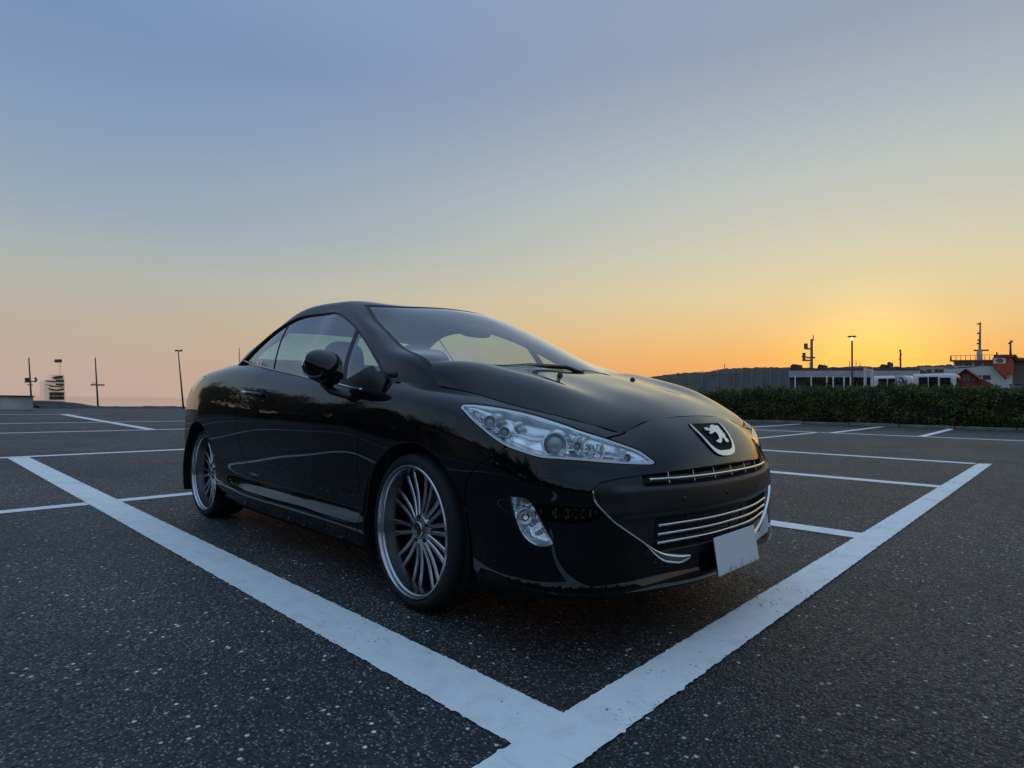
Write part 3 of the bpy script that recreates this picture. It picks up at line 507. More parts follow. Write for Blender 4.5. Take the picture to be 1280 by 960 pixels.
# ------------------------------------------------------------------ behind the photographer: trees and a store building that the paintwork mirrors
leaf_mat('tree_leaf', (.022, .034, .012), (.040, .058, .018), (.065, .080, .028), 1.2)
def tree_parts(h, seed):
    rg = np.random.default_rng(seed); mb = MB(); mb.tube([(0, 0, -.1), (.05, .03, h * .25), (-.04, .05, h * .55), (.03, 0, h * .85)], [h * .032, h * .024, h * .016, h * .006], 9)
    cl = []
    for i in range(16):
        g = rg.random() * 6.28; z0 = h * rg.uniform(.22, .75); L = h * rg.uniform(.14, .30) * (1.15 - z0 / h); e = np.array([math.cos(g) * L, math.sin(g) * L, z0 + h * rg.uniform(.06, .16)]); mb.tube([(0, 0, z0), tuple(e * [.55, .55, 1] - [0, 0, h * .02]), tuple(e)], [h * .010, h * .006, h * .003], 5); cl.append((e, h * rg.uniform(.10, .17)))
    cl.append((np.array([0, 0, h * .9]), h * .13)); cl.append((np.array([0, 0, h * .65]), h * .2))
    pts = np.concatenate([c + rg.normal(size=(330, 3)) * r * [.55, .55, .42] for c, r in cl]); return mb, pts
TREE = []
for kd, h in enumerate((8.2, 7.0)):
    mb, pts = tree_parts(h, 20 + kd); t_ = mb.build('trunk', mat('bark', (.06, .045, .032), .9, noise=.3, nscale=4), None, True); c_ = leaf_cloud('crown', pts, np.array([0, 0, .3]), .14, MATS['tree_leaf'], None); TREE.append((t_.data, c_.data)); bpy.data.objects.remove(t_); bpy.data.objects.remove(c_)
k = 0
for i in range(52):
    g = R_(188.5 + i * 3.95); d_ = 35 + 6 * (i % 2) + 1.5 * math.sin(i * 2.3); kd = i % 2; o = empty('tree', (d_ * math.cos(g), d_ * math.sin(g), 0), i * 1.3)
    tag(o, ('broad leafy tree in the row behind the photographer, taller kind', 'rounder leafy tree in the row behind the photographer, shorter kind')[kd], 'tree', ('taller trees of the row', 'shorter trees of the row')[kd])
    sc_ = 1.1 + .35 * ((i * 37) % 10) / 10; o.scale = (sc_, sc_, sc_)
    for nm, me in zip(('trunk', 'crown'), TREE[kd]): p = bpy.data.objects.new(nm, me); COL.objects.link(p); p.parent = o
bld = empty('store_building', (-34, -21, 0), R_(8)); tag(bld, 'plain beige store building with roller doors beyond the bay lines', 'building')
MB().box((-13, -8, -.1), (13, 0, 6.4)).build('wall', mat('beige_render', (.36, .31, .24), .85, noise=.15, nscale=.5), bld)
MB().box((-13.4, -8.3, 6.4), (13.4, .35, 6.9)).build('roof', mat('roof_sheet', (.10, .10, .105), .6), bld)
for x in (-9.5, -4, 1.5, 7): 
    rd = MB().box((x, .0, 0), (x + 3.6, .06, 3.8)).build('roller_door', mat('roller_grey', (.20, .20, .21), .5), bld)
    for z in np.arange(.2, 3.8, .3): MB().box((x + .02, .06, z), (x + 3.58, .085, z + .24)).build('slat', mat('roller_grey'), rd)
for x in (-8.8, -3.3, 2.2, 7.7): MB().box((x, .0, 4.5), (x + 2, .05, 5.6)).build('window', darkwin, bld)

# unseen shrubs added to block the low sky under the tree row
uv = []; ulf = []; ag = np.linspace(187, 394, 420)
for g0 in ag:
    g = R_(g0); d_ = 39.5 + .8 * math.sin(g0 * .31) + random.uniform(-.25, .25); h_ = 2.9 + .7 * math.sin(g0 * .47) + .4 * math.sin(g0 * 1.9) + random.uniform(-.2, .2)
    for (dd, zz) in ((-.9, 0), (-.8, h_ * .55), (-.3, h_ * .92), (.4, h_ * .9), (.9, 0)): uv.append(((d_ + dd) * math.cos(g), (d_ + dd) * math.sin(g), zz))
    for _ in range(28): r_ = d_ - .95 + random.uniform(-.15, .5); zz = random.random() ** .8 * h_; gg = g + random.uniform(-.006, .006); ulf.append((r_ * math.cos(gg), r_ * math.sin(gg), zz))
sb = empty('added_shrub_belt', (0, 0, 0)); tag(sb, 'unseen dense shrubs added under the row of trees to block the low sky', 'shrubs', kind='stuff')
MB().add(uv, [(5 * i + j, 5 * i + j + 1, 5 * i + 6 + j, 5 * i + 5 + j) for i in range(len(ag) - 1) for j in range(4)]).build('dark_core', mat('dark_core_mat'), sb)  # dark hull behind the leaves, added to block the low sky
leaf_cloud('foliage', np.array(ulf), np.array([0, 0, .4]), .16, MATS['tree_leaf'], sb)
# ------------------------------------------------------------------ the car: smooth body surfaces, cut into panels along real shut lines
CAR_LOC = (-1.95266, 2.39640, 0); CAR_YAW = R_(-1.83744)
car = empty('parked_car', CAR_LOC, CAR_YAW)
tag(car, 'glossy black coupe with folding hard top parked inside the white bay lines', 'car')
paint = mat('black_paint', (.0025, .0025, .0032), .35, coat=1, coat_rough=.010, spec=.04, coat_ior=1.52)
plastic = mat('black_plastic', (.014, .014, .015), .45, bump=.05, bscale=300)
rubber = mat('seal_rubber', (.008, .008, .008), .5)
void = mat('wheel_well_black', (.004, .004, .004), .9)
chrome = mat('chrome', (.82, .83, .85), .07, metal=1)
satin = mat('satin_silver', (.62, .63, .65), .22, metal=1)
reflector = mat('lamp_reflector', (.93, .95, .97), .13, metal=.88)
glass = glass_mat('window_glass', (.52, .77, .82), 1.8)
wsglass = glass_mat('windscreen_glass', (.86, .93, .84), 1.5)
lens = glass_mat('lamp_lens', (.96, .97, .98), 1.45)
leather = mat('seat_leather', (.012, .012, .014), .5, bump=.1, bscale=120)

# rows run bottom to top; columns run from the nose centre round the side to the tail centre (left half of the car, metres, front axle at x = 0)
BODY = np.array([[(0.88,0,0.165),(0.955,0,0.195),(0.972,0,0.27),(0.975,0,0.36),(0.983,0,0.46),(0.985,0,0.54),(0.975,0,0.6),(0.955,0,0.655),(0.915,0,0.725),(0.862,0,0.782),(0.815,0,0.818)],
[(0.87,0.2,0.165),(0.945,0.2,0.195),(0.962,0.2,0.27),(0.966,0.2,0.36),(0.974,0.2,0.46),(0.976,0.2,0.54),(0.967,0.2,0.6),(0.947,0.198,0.655),(0.908,0.193,0.722),(0.857,0.187,0.778),(0.811,0.18,0.814)],
[(0.83,0.39,0.165),(0.905,0.4,0.195),(0.925,0.4,0.27),(0.928,0.4,0.36),(0.938,0.4,0.46),(0.942,0.4,0.54),(0.935,0.4,0.6),(0.917,0.395,0.655),(0.885,0.39,0.712),(0.844,0.375,0.763),(0.8,0.36,0.798)],
[(0.7766,0.578,0.17),(0.8634,0.592,0.2),(0.8934,0.592,0.27),(0.893,0.5888,0.36),(0.8928,0.589,0.46),(0.89,0.585,0.53),(0.886,0.58,0.58),(0.868,0.575,0.63),(0.851,0.565,0.68),(0.825,0.55,0.725),(0.793,0.53,0.762)],
[(0.7,0.715,0.175),(0.7925,0.7365,0.205),(0.8305,0.7495,0.28),(0.8295,0.7463,0.37),(0.8285,0.7415,0.46),(0.825,0.735,0.53),(0.825,0.733,0.58),(0.805,0.717,0.64),(0.795,0.702,0.701),(0.775,0.672,0.757),(0.745,0.632,0.79)],
[(0.577,0.793,0.18),(0.663,0.821,0.21),(0.693,0.835,0.29),(0.6932,0.8336,0.38),(0.693,0.829,0.46),(0.691,0.822,0.53),(0.691,0.82,0.59),(0.68,0.809,0.655),(0.673,0.792,0.726),(0.655,0.757,0.787),(0.625,0.702,0.822)],
[(0.4336,0.8324,0.185),(0.4754,0.8581,0.22),(0.4904,0.8711,0.3),(0.494,0.8735,0.39),(0.4938,0.8717,0.47),(0.493,0.868,0.54),(0.493,0.867,0.61),(0.492,0.861,0.68),(0.488,0.844,0.75),(0.478,0.806,0.815),(0.46,0.736,0.853)],
[(0.27,0.83,0.185),(0.27,0.85,0.22),(0.27,0.865,0.3),(0.27,0.874,0.39),(0.27,0.88,0.48),(0.27,0.884,0.56),(0.27,0.884,0.64),(0.27,0.878,0.72),(0.27,0.862,0.79),(0.27,0.825,0.86),(0.27,0.75,0.894)],
[(0,0.84,0.185),(0,0.86,0.22),(0,0.872,0.3),(0,0.88,0.39),(0,0.887,0.48),(0,0.891,0.57),(0,0.892,0.66),(0,0.887,0.75),(0,0.872,0.83),(0,0.835,0.9),(0,0.76,0.934)],
[(-0.22,0.845,0.185),(-0.22,0.865,0.22),(-0.22,0.875,0.29),(-0.22,0.88,0.37),(-0.22,0.884,0.46),(-0.22,0.888,0.56),(-0.22,0.89,0.66),(-0.22,0.886,0.76),(-0.22,0.873,0.85),(-0.22,0.84,0.92),(-0.22,0.79,0.962)],
[(-0.45,0.85,0.185),(-0.45,0.87,0.22),(-0.45,0.903,0.285),(-0.45,0.868,0.34),(-0.45,0.868,0.42),(-0.45,0.884,0.55),(-0.45,0.893,0.67),(-0.45,0.892,0.77),(-0.45,0.878,0.855),(-0.45,0.85,0.92),(-0.45,0.815,0.955)],
[(-0.8,0.85,0.185),(-0.8,0.872,0.22),(-0.8,0.903,0.285),(-0.8,0.868,0.34),(-0.8,0.868,0.42),(-0.8,0.887,0.55),(-0.8,0.898,0.675),(-0.8,0.898,0.78),(-0.8,0.882,0.868),(-0.8,0.85,0.937),(-0.8,0.81,0.98)],
[(-1.2,0.85,0.185),(-1.2,0.872,0.22),(-1.2,0.903,0.285),(-1.2,0.868,0.34),(-1.2,0.868,0.42),(-1.2,0.888,0.55),(-1.2,0.9,0.68),(-1.2,0.9,0.79),(-1.2,0.883,0.88),(-1.2,0.85,0.955),(-1.2,0.805,1.005)],
[(-1.8,0.85,0.185),(-1.8,0.872,0.22),(-1.8,0.901,0.285),(-1.8,0.872,0.35),(-1.8,0.88,0.43),(-1.8,0.898,0.56),(-1.8,0.906,0.69),(-1.8,0.905,0.81),(-1.8,0.885,0.92),(-1.8,0.845,1.01),(-1.8,0.785,1.07)],
[(-2.2,0.84,0.19),(-2.2,0.865,0.23),(-2.2,0.885,0.3),(-2.2,0.89,0.38),(-2.2,0.898,0.46),(-2.2,0.906,0.57),(-2.2,0.91,0.7),(-2.2,0.908,0.83),(-2.2,0.885,0.95),(-2.2,0.83,1.05),(-2.2,0.745,1.105)],
[(-2.6,0.83,0.2),(-2.6,0.86,0.24),(-2.6,0.88,0.31),(-2.6,0.893,0.39),(-2.6,0.902,0.47),(-2.6,0.908,0.58),(-2.6,0.91,0.71),(-2.6,0.905,0.84),(-2.6,0.88,0.96),(-2.6,0.82,1.05),(-2.6,0.725,1.1)],
[(-2.95,0.8,0.22),(-2.95,0.83,0.26),(-2.95,0.85,0.33),(-2.95,0.865,0.41),(-2.95,0.872,0.49),(-2.95,0.876,0.59),(-2.95,0.876,0.71),(-2.95,0.868,0.83),(-2.95,0.845,0.94),(-2.95,0.79,1.025),(-2.95,0.7,1.07)],
[(-3.2,0.72,0.24),(-3.2,0.75,0.28),(-3.2,0.775,0.35),(-3.2,0.79,0.43),(-3.2,0.797,0.51),(-3.2,0.8,0.6),(-3.2,0.8,0.7),(-3.2,0.79,0.8),(-3.2,0.765,0.9),(-3.2,0.715,0.98),(-3.2,0.65,1.02)],
[(-3.28,0.58,0.24),(-3.32,0.6,0.28),(-3.345,0.62,0.35),(-3.36,0.63,0.43),(-3.37,0.635,0.51),(-3.375,0.635,0.6),(-3.37,0.63,0.69),(-3.355,0.62,0.78),(-3.33,0.6,0.87),(-3.3,0.58,0.945),(-3.27,0.55,0.985)],
[(-3.33,0.3,0.24),(-3.38,0.3,0.28),(-3.41,0.3,0.35),(-3.43,0.3,0.43),(-3.44,0.3,0.51),(-3.44,0.3,0.6),(-3.43,0.3,0.69),(-3.41,0.3,0.78),(-3.385,0.3,0.87),(-3.355,0.3,0.945),(-3.33,0.3,0.985)],
[(-3.342,0,0.24),(-3.392,0,0.28),(-3.422,0,0.35),(-3.442,0,0.43),(-3.452,0,0.51),(-3.452,0,0.6),(-3.442,0,0.69),(-3.422,0,0.78),(-3.397,0,0.87),(-3.367,0,0.945),(-3.342,0,0.985)]])
# columns run from the cowl over the roof to the rear deck; rows from the window arc to the centre line
TOP = np.array([[(-0.13,0.835,0.845),(-0.04,0.79,0.885),(0.05,0.745,0.925),(0.1,0.5,0.995),(0.16,0.25,1),(0.18,0,1)],
[(-0.3,0.803,0.965),(-0.2,0.787,1.005),(-0.09,0.758,1.035),(0.03,0.5,1.045),(0.1,0.25,1.045),(0.13,0,1.045)],
[(-0.5,0.76,1.1),(-0.42,0.747,1.118),(-0.32,0.715,1.113),(-0.19,0.48,1.14),(-0.1,0.24,1.155),(-0.07,0,1.16)],
[(-0.72,0.7,1.22),(-0.645,0.69,1.238),(-0.555,0.66,1.217),(-0.42,0.44,1.25),(-0.335,0.22,1.27),(-0.31,0,1.275)],
[(-0.89,0.66,1.296),(-0.83,0.65,1.323),(-0.75,0.62,1.315),(-0.63,0.41,1.345),(-0.555,0.2,1.365),(-0.53,0,1.37)],
[(-1.09,0.625,1.37),(-1.02,0.605,1.405),(-0.92,0.575,1.412),(-0.83,0.38,1.416),(-0.76,0.19,1.424),(-0.735,0,1.427)],
[(-1.27,0.605,1.392),(-1.24,0.585,1.44),(-1.2,0.54,1.462),(-1.15,0.36,1.461),(-1.12,0.18,1.454),(-1.1,0,1.454)],
[(-1.52,0.6,1.403),(-1.52,0.58,1.452),(-1.52,0.53,1.471),(-1.5,0.35,1.466),(-1.48,0.18,1.46),(-1.47,0,1.459)],
[(-1.75,0.62,1.375),(-1.76,0.6,1.412),(-1.78,0.55,1.431),(-1.8,0.36,1.436),(-1.8,0.18,1.434),(-1.8,0,1.435)],
[(-2,0.67,1.27),(-2.02,0.645,1.298),(-2.05,0.58,1.322),(-2.08,0.38,1.345),(-2.1,0.19,1.355),(-2.1,0,1.357)],
[(-2.18,0.722,1.15),(-2.24,0.69,1.2),(-2.31,0.6,1.242),(-2.35,0.4,1.265),(-2.37,0.2,1.275),(-2.37,0,1.278)],
[(-2.26,0.74,1.102),(-2.4,0.71,1.112),(-2.52,0.63,1.13),(-2.58,0.42,1.14),(-2.61,0.2,1.145),(-2.62,0,1.145)]])
# columns run from the nose to the cowl; rows from the wing shut line to the centre line
HOOD = np.array([[(0.793,0.53,0.762),(0.7971,0.49,0.7661),(0.7987,0.45,0.775),(0.8,0.36,0.798),(0.811,0.18,0.814),(0.815,0,0.818)],
[(0.745,0.632,0.79),(0.746,0.6,0.801),(0.745,0.55,0.813),(0.745,0.38,0.836),(0.75,0.19,0.848),(0.752,0,0.852)],
[(0.625,0.702,0.822),(0.618,0.675,0.847),(0.61,0.63,0.876),(0.62,0.42,0.893),(0.63,0.21,0.902),(0.632,0,0.904)],
[(0.46,0.736,0.853),(0.455,0.712,0.885),(0.45,0.668,0.93),(0.455,0.45,0.948),(0.46,0.22,0.952),(0.46,0,0.953)],
[(0.27,0.75,0.894),(0.255,0.728,0.935),(0.25,0.69,0.981),(0.255,0.46,1),(0.26,0.23,1.003),(0.26,0,1.004)],
[(0,0.76,0.934),(0.01,0.752,0.975),(0.03,0.725,1.02),(0.055,0.48,1.034),(0.09,0.24,1.034),(0.1,0,1.035)],
[(-0.17,0.785,0.957),(-0.152,0.778,0.995),(-0.125,0.757,1.03),(-0.04,0.5,1.048),(0.03,0.25,1.05),(0.055,0,1.05)]])


def cspline(t,P,tn):
    """natural cubic spline through P (n,k) at params t, evaluated at tn"""
    t=np.asarray(t,float);n=len(t);h=np.diff(t);A=np.zeros((n,n));B=np.zeros((n,P.shape[1]))
    A[0,0]=A[-1,-1]=1
    for i in range(1,n-1):
        A[i,i-1]=h[i-1];A[i,i]=2*(h[i-1]+h[i]);A[i,i+1]=h[i]
        B[i]=6*((P[i+1]-P[i])/h[i]-(P[i]-P[i-1])/h[i-1])
    m=np.linalg.solve(A,B)
    k=np.clip(np.searchsorted(t,tn,side='right')-1,0,n-2)
    a=(t[k+1]-tn)[:,None];b=(tn-t[k])[:,None];hh=h[k][:,None]
    return (m[k]*a**3+m[k+1]*b**3)/(6*hh)+(P[k]/hh-m[k]*hh/6)*a+(P[k+1]/hh-m[k+1]*hh/6)*b
def params(G):
    d=np.linalg.norm(np.diff(G,axis=0),axis=2).mean(axis=1);return np.concatenate([[0],np.cumsum(d)])
def patch(G,step_u,step_v,mir=(0,0,0,0)):
    """G (I,J,3) -> dense bicubic grid. mir: mirror in y at u0,u1,v0,v1 ends for symmetric tangents"""
    G=np.asarray(G,float)
    S=np.array([1,-1,1.])
    def ext(G,a,b):
        n0=n1=0
        if a: G=np.concatenate([G[2:0:-1]*S,G]);n0=2
        if b: G=np.concatenate([G,G[-2:-4:-1]*S]);n1=2
        return G,n0,n1
    def run(G,step,a,b):
        G,n0,n1=ext(G,a,b);t=params(G);t0=t[n0];t1=t[len(t)-1-n1]
        n=max(2,int(round((t1-t0)/step)));tn=np.linspace(t0,t1,n+1)
        I,J,_=G.shape
        out=cspline(t,G.reshape(I,J*3),tn).reshape(n+1,J,3);return out
    D=run(G,step_u,mir[0],mir[1]);D=run(D.transpose(1,0,2),step_v,mir[2],mir[3]).transpose(1,0,2)
    return D
def grid_normals(D,flip=1):
    du=np.gradient(D,axis=0);dv=np.gradient(D,axis=1);n=np.cross(du,dv)*flip
    return n/np.maximum(np.linalg.norm(n,axis=2,keepdims=True),1e-12)


class TM:                                                    # triangle soup with smooth normals and a surface coordinate (U round the plan, height or V)
    def __init__(s, V, N, U, T): s.V, s.N, s.U, s.T = V, N, U, T
    def pick(s, f): return clip(s, f)
def from_grid(D, Ugrid):
    du = np.gradient(D, axis=0); dv = np.gradient(D, axis=1); N = np.cross(du, dv); N /= np.maximum(np.linalg.norm(N, axis=2, keepdims=True), 1e-12)
    I, J, _ = D.shape; i = np.arange(I * J).reshape(I, J); a, b, c, e = i[:-1, :-1].ravel(), i[1:, :-1].ravel(), i[1:, 1:].ravel(), i[:-1, 1:].ravel()
    T = np.concatenate([np.stack([a, b, c], 1), np.stack([a, c, e], 1)]); V = D.reshape(-1, 3); N = N.reshape(-1, 3)
    out = V - np.array([np.clip(V[:, 0], -2.2, .3).mean(), 0, .55]); out[:, 0] = V[:, 0] - np.clip(V[:, 0], -2.6, .35)
    if (N * out).sum() < 0: N = -N; T = T[:, ::-1]
    return TM(V, N, Ugrid.reshape(-1, Ugrid.shape[2]), T)
def clip(tm, f):
    """keep the part where f > 0; new vertices where edges cross f = 0"""
    f = np.where(np.abs(f) < 1e-9, 1e-9, f); T = tm.T; p = f[T] > 0; c = p.sum(1); keep = T[c == 3]
    V, N, U = [tm.V], [tm.N], [tm.U]; base = len(tm.V); new = []
    def cut(i, j):                                            # i kept, j dropped
        nonlocal base
        key = np.minimum(i, j).astype(np.int64) * len(tm.V) + np.maximum(i, j); uq, inv = np.unique(key, return_inverse=True); lo = uq // len(tm.V); hi = uq % len(tm.V)
        t = (f[lo] / (f[lo] - f[hi]))[:, None]; V.append(tm.V[lo] + (tm.V[hi] - tm.V[lo]) * t); nn = tm.N[lo] + (tm.N[hi] - tm.N[lo]) * t; N.append(nn / np.linalg.norm(nn, axis=1, keepdims=True)); U.append(tm.U[lo] + (tm.U[hi] - tm.U[lo]) * t)
        r = inv.reshape(-1) + base; base += len(uq); return r
    one = c == 1; two = c == 2; cut_i, cut_j = [], []
    T1 = T[one]; k = np.argmax(p[one], 1); r = np.arange(len(T1)); a, b, d = T1[r, k], T1[r, (k + 1) % 3], T1[r, (k + 2) % 3]
    T2 = T[two]; k = np.argmin(p[two], 1); r = np.arange(len(T2)); x, y, z = T2[r, k], T2[r, (k + 1) % 3], T2[r, (k + 2) % 3]     # x dropped
    allc = cut(np.concatenate([a, a, y, z]), np.concatenate([b, d, x, x])); n1, n2 = len(a), len(x)
    ab, ad, yx, zx = allc[:n1], allc[n1:2 * n1], allc[2 * n1:2 * n1 + n2], allc[2 * n1 + n2:]
    T = np.concatenate([keep, np.stack([a, ab, ad], 1), np.stack([yx, y, z], 1), np.stack([yx, z, zx], 1)])
    V, N, U = np.concatenate(V), np.concatenate(N), np.concatenate(U); used, inv = np.unique(T, return_inverse=True)
    return TM(V[used], N[used], U[used], inv.reshape(T.shape))
def sd_poly(P2, poly):
    poly = np.asarray(poly, float); d = np.full(len(P2), 1e9); ins = np.zeros(len(P2), bool); n = len(poly)
    for i in range(n):
        a, b = poly[i], poly[(i + 1) % n]; e = b - a; w = P2 - a; t = np.clip((w @ e) / (e @ e), 0, 1); d = np.minimum(d, np.linalg.norm(w - t[:, None] * e, axis=1))
        c1 = (a[1] <= P2[:, 1]) & (b[1] > P2[:, 1]); c2 = (b[1] <= P2[:, 1]) & (a[1] > P2[:, 1]); s = e[0] * w[:, 1] - e[1] * w[:, 0]; ins ^= (c1 & (s > 0)) | (c2 & (s < 0))
    return np.where(ins, -d, d)
def smooth_poly(poly, n=6):
    P = np.asarray(poly, float); k = len(P); out = []
    for i in range(k):
        a, b, c, d = P[i - 1], P[i], P[(i + 1) % k], P[(i + 2) % k]
        for j in range(n):
            t = j / n; out.append(.5 * ((2 * b) + (c - a) * t + (2 * a - 5 * b + 4 * c - d) * t * t + (3 * b - a - 3 * c + d) * t ** 3))
    return np.array(out)
def boundary(T):
    e = np.concatenate([T[:, [0, 1]], T[:, [1, 2]], T[:, [2, 0]]]); k = np.sort(e, 1); _, inv, cnt = np.unique(k[:, 0].astype(np.int64) * 10 ** 7 + k[:, 1], return_inverse=True, return_counts=True)
    return e[cnt[inv.reshape(-1)] == 1]
def mesh_from(name, V, N, T, material, parent):
    me = bpy.data.meshes.new(name); me.vertices.add(len(V)); me.vertices.foreach_set('co', np.ascontiguousarray(V, dtype=np.float32).ravel()); n = len(T); me.loops.add(3 * n); me.loops.foreach_set('vertex_index', np.ascontiguousarray(T, dtype=np.int32).ravel())
    me.polygons.add(n); me.polygons.foreach_set('loop_start', np.arange(n, dtype=np.int32) * 3); me.polygons.foreach_set('loop_total', np.full(n, 3, dtype=np.int32)); me.polygons.foreach_set('use_smooth', np.ones(n, bool)); me.update()
    if N is not None: me.normals_split_custom_set_from_vertices(np.ascontiguousarray(N, dtype=np.float32))
    me.materials.append(material); o = bpy.data.objects.new(name, me); COL.objects.link(o); o.parent = parent; return o
def shell(tm, side, depth, off=0.0):
    """arrays of one panel half: surface plus a rim folded inwards"""
    V = tm.V + tm.N * off; N = tm.N; T = tm.T
    if depth:
        b = boundary(T); b = b[~((np.abs(V[b[:, 0], 1]) < 1e-4) & (np.abs(V[b[:, 1], 1]) < 1e-4))]
        i, j = b[:, 0], b[:, 1]; n0 = len(V); k = len(b); ed = V[j] - V[i]; rn = np.cross(ed, N[i]); rn /= np.maximum(np.linalg.norm(rn, axis=1, keepdims=True), 1e-9)
        V = np.concatenate([V, V[i], V[j], V[i] - N[i] * depth, V[j] - N[j] * depth]); N = np.concatenate([N, rn, rn, rn, rn]); q = np.arange(k) + n0
        T = np.concatenate([T, np.stack([q, q + 2 * k, q + k], 1), np.stack([q + k, q + 2 * k, q + 3 * k], 1)])
    if side < 0: V = V * [1, -1, 1]; N = N * [1, -1, 1]; T = T[:, ::-1]
    return V, N, T
def panel(name, tm, material, side=None, depth=.014, off=0.0, parent=None):
    """side +1 left, -1 right, None both halves in one mesh"""
    P = parent or car
    if side is not None: return mesh_from(name, *shell(tm, side, depth, off), material, P)
    a, b = shell(tm, 1, depth, off), shell(tm, -1, depth, off)
    return mesh_from(name, np.concatenate([a[0], b[0]]), np.concatenate([a[1], b[1]]), np.concatenate([a[2], b[2] + len(a[0])]), material, P)
SIDES = (-1, 1)

# ---- lower body
DB = patch(BODY, .0095, .0085, (1, 1, 0, 0))
mid = DB[:, DB.shape[1] // 2]; ucol = np.concatenate([[0], np.cumsum(np.linalg.norm(np.diff(mid, axis=0), axis=1))])
UB = np.stack([np.repeat(ucol[:, None], DB.shape[1], 1), DB[:, :, 2]], 2)
body = from_grid(DB, UB)
def to_uz(pts):
    """3d points near the surface -> (U, z)"""
    out = []
    for p in pts:
        p = np.array(p, float); k = np.argmin(((DB - p) ** 2).sum(2)); i, j = np.unravel_index(k, DB.shape[:2]); i2 = min(i + 1, len(ucol) - 1); i1 = max(i - 1, 0); t = DB[i2, j] - DB[i1, j]
        out.append((ucol[i] + (p - DB[i, j]) @ t / (t @ t) * (ucol[i2] - ucol[i1]), p[2]))
    return np.array(out)
def surf(u, z, off=0.0):
    """body surface point at plan length u and height z (left half), with its normal"""
    i = np.interp(abs(u), ucol, np.arange(len(ucol))); a = int(min(i, len(ucol) - 2)); t = i - a; c = DB[a] * (1 - t) + DB[a + 1] * t
    j = np.interp(z, c[:, 2], np.arange(len(c))); b = int(min(j, len(c) - 2)); s = j - b; p = c[b] * (1 - s) + c[b + 1] * s
    tu = (DB[a + 1] - DB[a]); tu = tu[b] * (1 - s) + tu[b + 1] * s; tv = c[b + 1] - c[b]; n_ = np.cross(tu, tv); n_ /= np.linalg.norm(n_)
    if n_ @ np.array([p[0] - np.clip(p[0], -2.6, .35), p[1], 0]) < 0: n_ = -n_
    p = p + n_ * off
    if u < 0: p = p * [1, -1, 1]; n_ = n_ * [1, -1, 1]
    return p, n_
HEAD = [(0.261,0.839,0.846),(0.275,0.824,0.858),(0.351,0.801,0.855),(0.46,0.766,0.841),(0.574,0.745,0.821),(0.675,0.725,0.796),(0.754,0.688,0.768),(0.796,0.629,0.747),(0.828,0.551,0.721),(0.858,0.5,0.7),(0.881,0.473,0.677),(0.898,0.456,0.655),(0.882,0.506,0.652),(0.84,0.63,0.661),(0.786,0.728,0.671),(0.723,0.78,0.675),(0.659,0.813,0.678),(0.596,0.834,0.692),(0.534,0.847,0.708),(0.467,0.853,0.735),(0.401,0.853,0.767),(0.331,0.85,0.804),(0.283,0.844,0.833)]
FOG = [(0.555,0.858,0.537),(0.575,0.855,0.54),(0.607,0.847,0.539),(0.635,0.84,0.534),(0.656,0.834,0.514),(0.678,0.825,0.48),(0.706,0.811,0.431),(0.726,0.798,0.395),(0.711,0.804,0.383),(0.684,0.814,0.377),(0.651,0.826,0.381),(0.616,0.838,0.404),(0.584,0.85,0.456)]
MOUTH = [(0.898,0.504,0.618),(0.866,0.606,0.612),(0.851,0.656,0.607),(0.834,0.702,0.6),(0.827,0.728,0.583),(0.826,0.735,0.565),(0.832,0.725,0.535),(0.86,0.667,0.47),(0.877,0.606,0.429),(0.891,0.543,0.389),(0.905,0.486,0.354),(0.919,0.428,0.33),(0.937,0.348,0.313),(0.951,0.283,0.306)]
head_uz = smooth_poly(to_uz(HEAD)); fog_uz = smooth_poly(to_uz(FOG))
mouth_half = to_uz(MOUTH); mouth_uz = np.concatenate([[(-.3, .632), (0, .632), (.2, .630), (.36, .625)], mouth_half, [(.1, .298), (-.3, .297)]])
uz = body.U; X, Wd, Z = body.V[:, 0], body.V[:, 1], body.V[:, 2]
GAP = .0025
f_head = sd_poly(uz, head_uz); f_fog = sd_poly(uz, fog_uz); f_mouth = sd_poly(uz, mouth_uz)
f_arch = np.minimum(np.hypot(X, Z - .335) - .362, np.hypot(X + 2.605, Z - .338) - .362)
xb = np.interp(Z, [.0, .57, .629, .665, .708, .725, .738, 1], [.33, .35, .401, .468, .528, .60, .80, .80])
f_wing_front = np.minimum(xb - X, Wd - .50)                                   # > 0 behind the bumper edge
xd = np.interp(Z, [.0, .30, .342, .504, .661, .772, .82, .848, .872, .887, .91, 1.1], [-.392, -.392, -.40, -.42, -.405, -.396, -.385, -.362, -.30, -.256, -.236, -.232])
xr = np.interp(Z, [0, .30, .348, .42, .52, .65, .786, .88, .95, 1.0, 1.05, 1.2], [-1.52, -1.53, -1.586, -1.68, -1.78, -1.845, -1.862, -1.83, -1.775, -1.69, -1.60, -1.50])
belt_x = [-2.6, -2.2, -1.98, -1.6, -1.025, -.716, -.485, -.26, 0]; belt_z = [1.2, 1.13, 1.094, 1.047, .978, .945, .915, .903, .90]
f_belt = np.interp(X, belt_x, belt_z) - Z
f_sill = Z - .298
f_tail = X + 2.93                                                              # rear bumper edge below the lamp
tail_lamp = [(-2.93, .95), (-2.80, .905), (-2.71, .975), (-2.64, 1.022), (-2.76, 1.03), (-2.95, 1.0), (-3.5, 1.0), (-3.5, .80), (-3.02, .83)]
f_lamp = sd_poly(np.stack([X, Z], 1), tail_lamp); f_lamp = np.where(Wd < .42, .05, f_lamp)
def inter(*fs): return np.minimum.reduce([np.broadcast_to(f, X.shape) for f in fs])
front = body.pick(inter(f_head - GAP, f_fog - .001, f_mouth - .0005, f_arch, -f_wing_front - GAP, X - .2, .95 - Z))
panel('front_bumper', front, paint)
wing = body.pick(inter(f_head - GAP, f_arch, f_wing_front - GAP, X - xd - GAP))
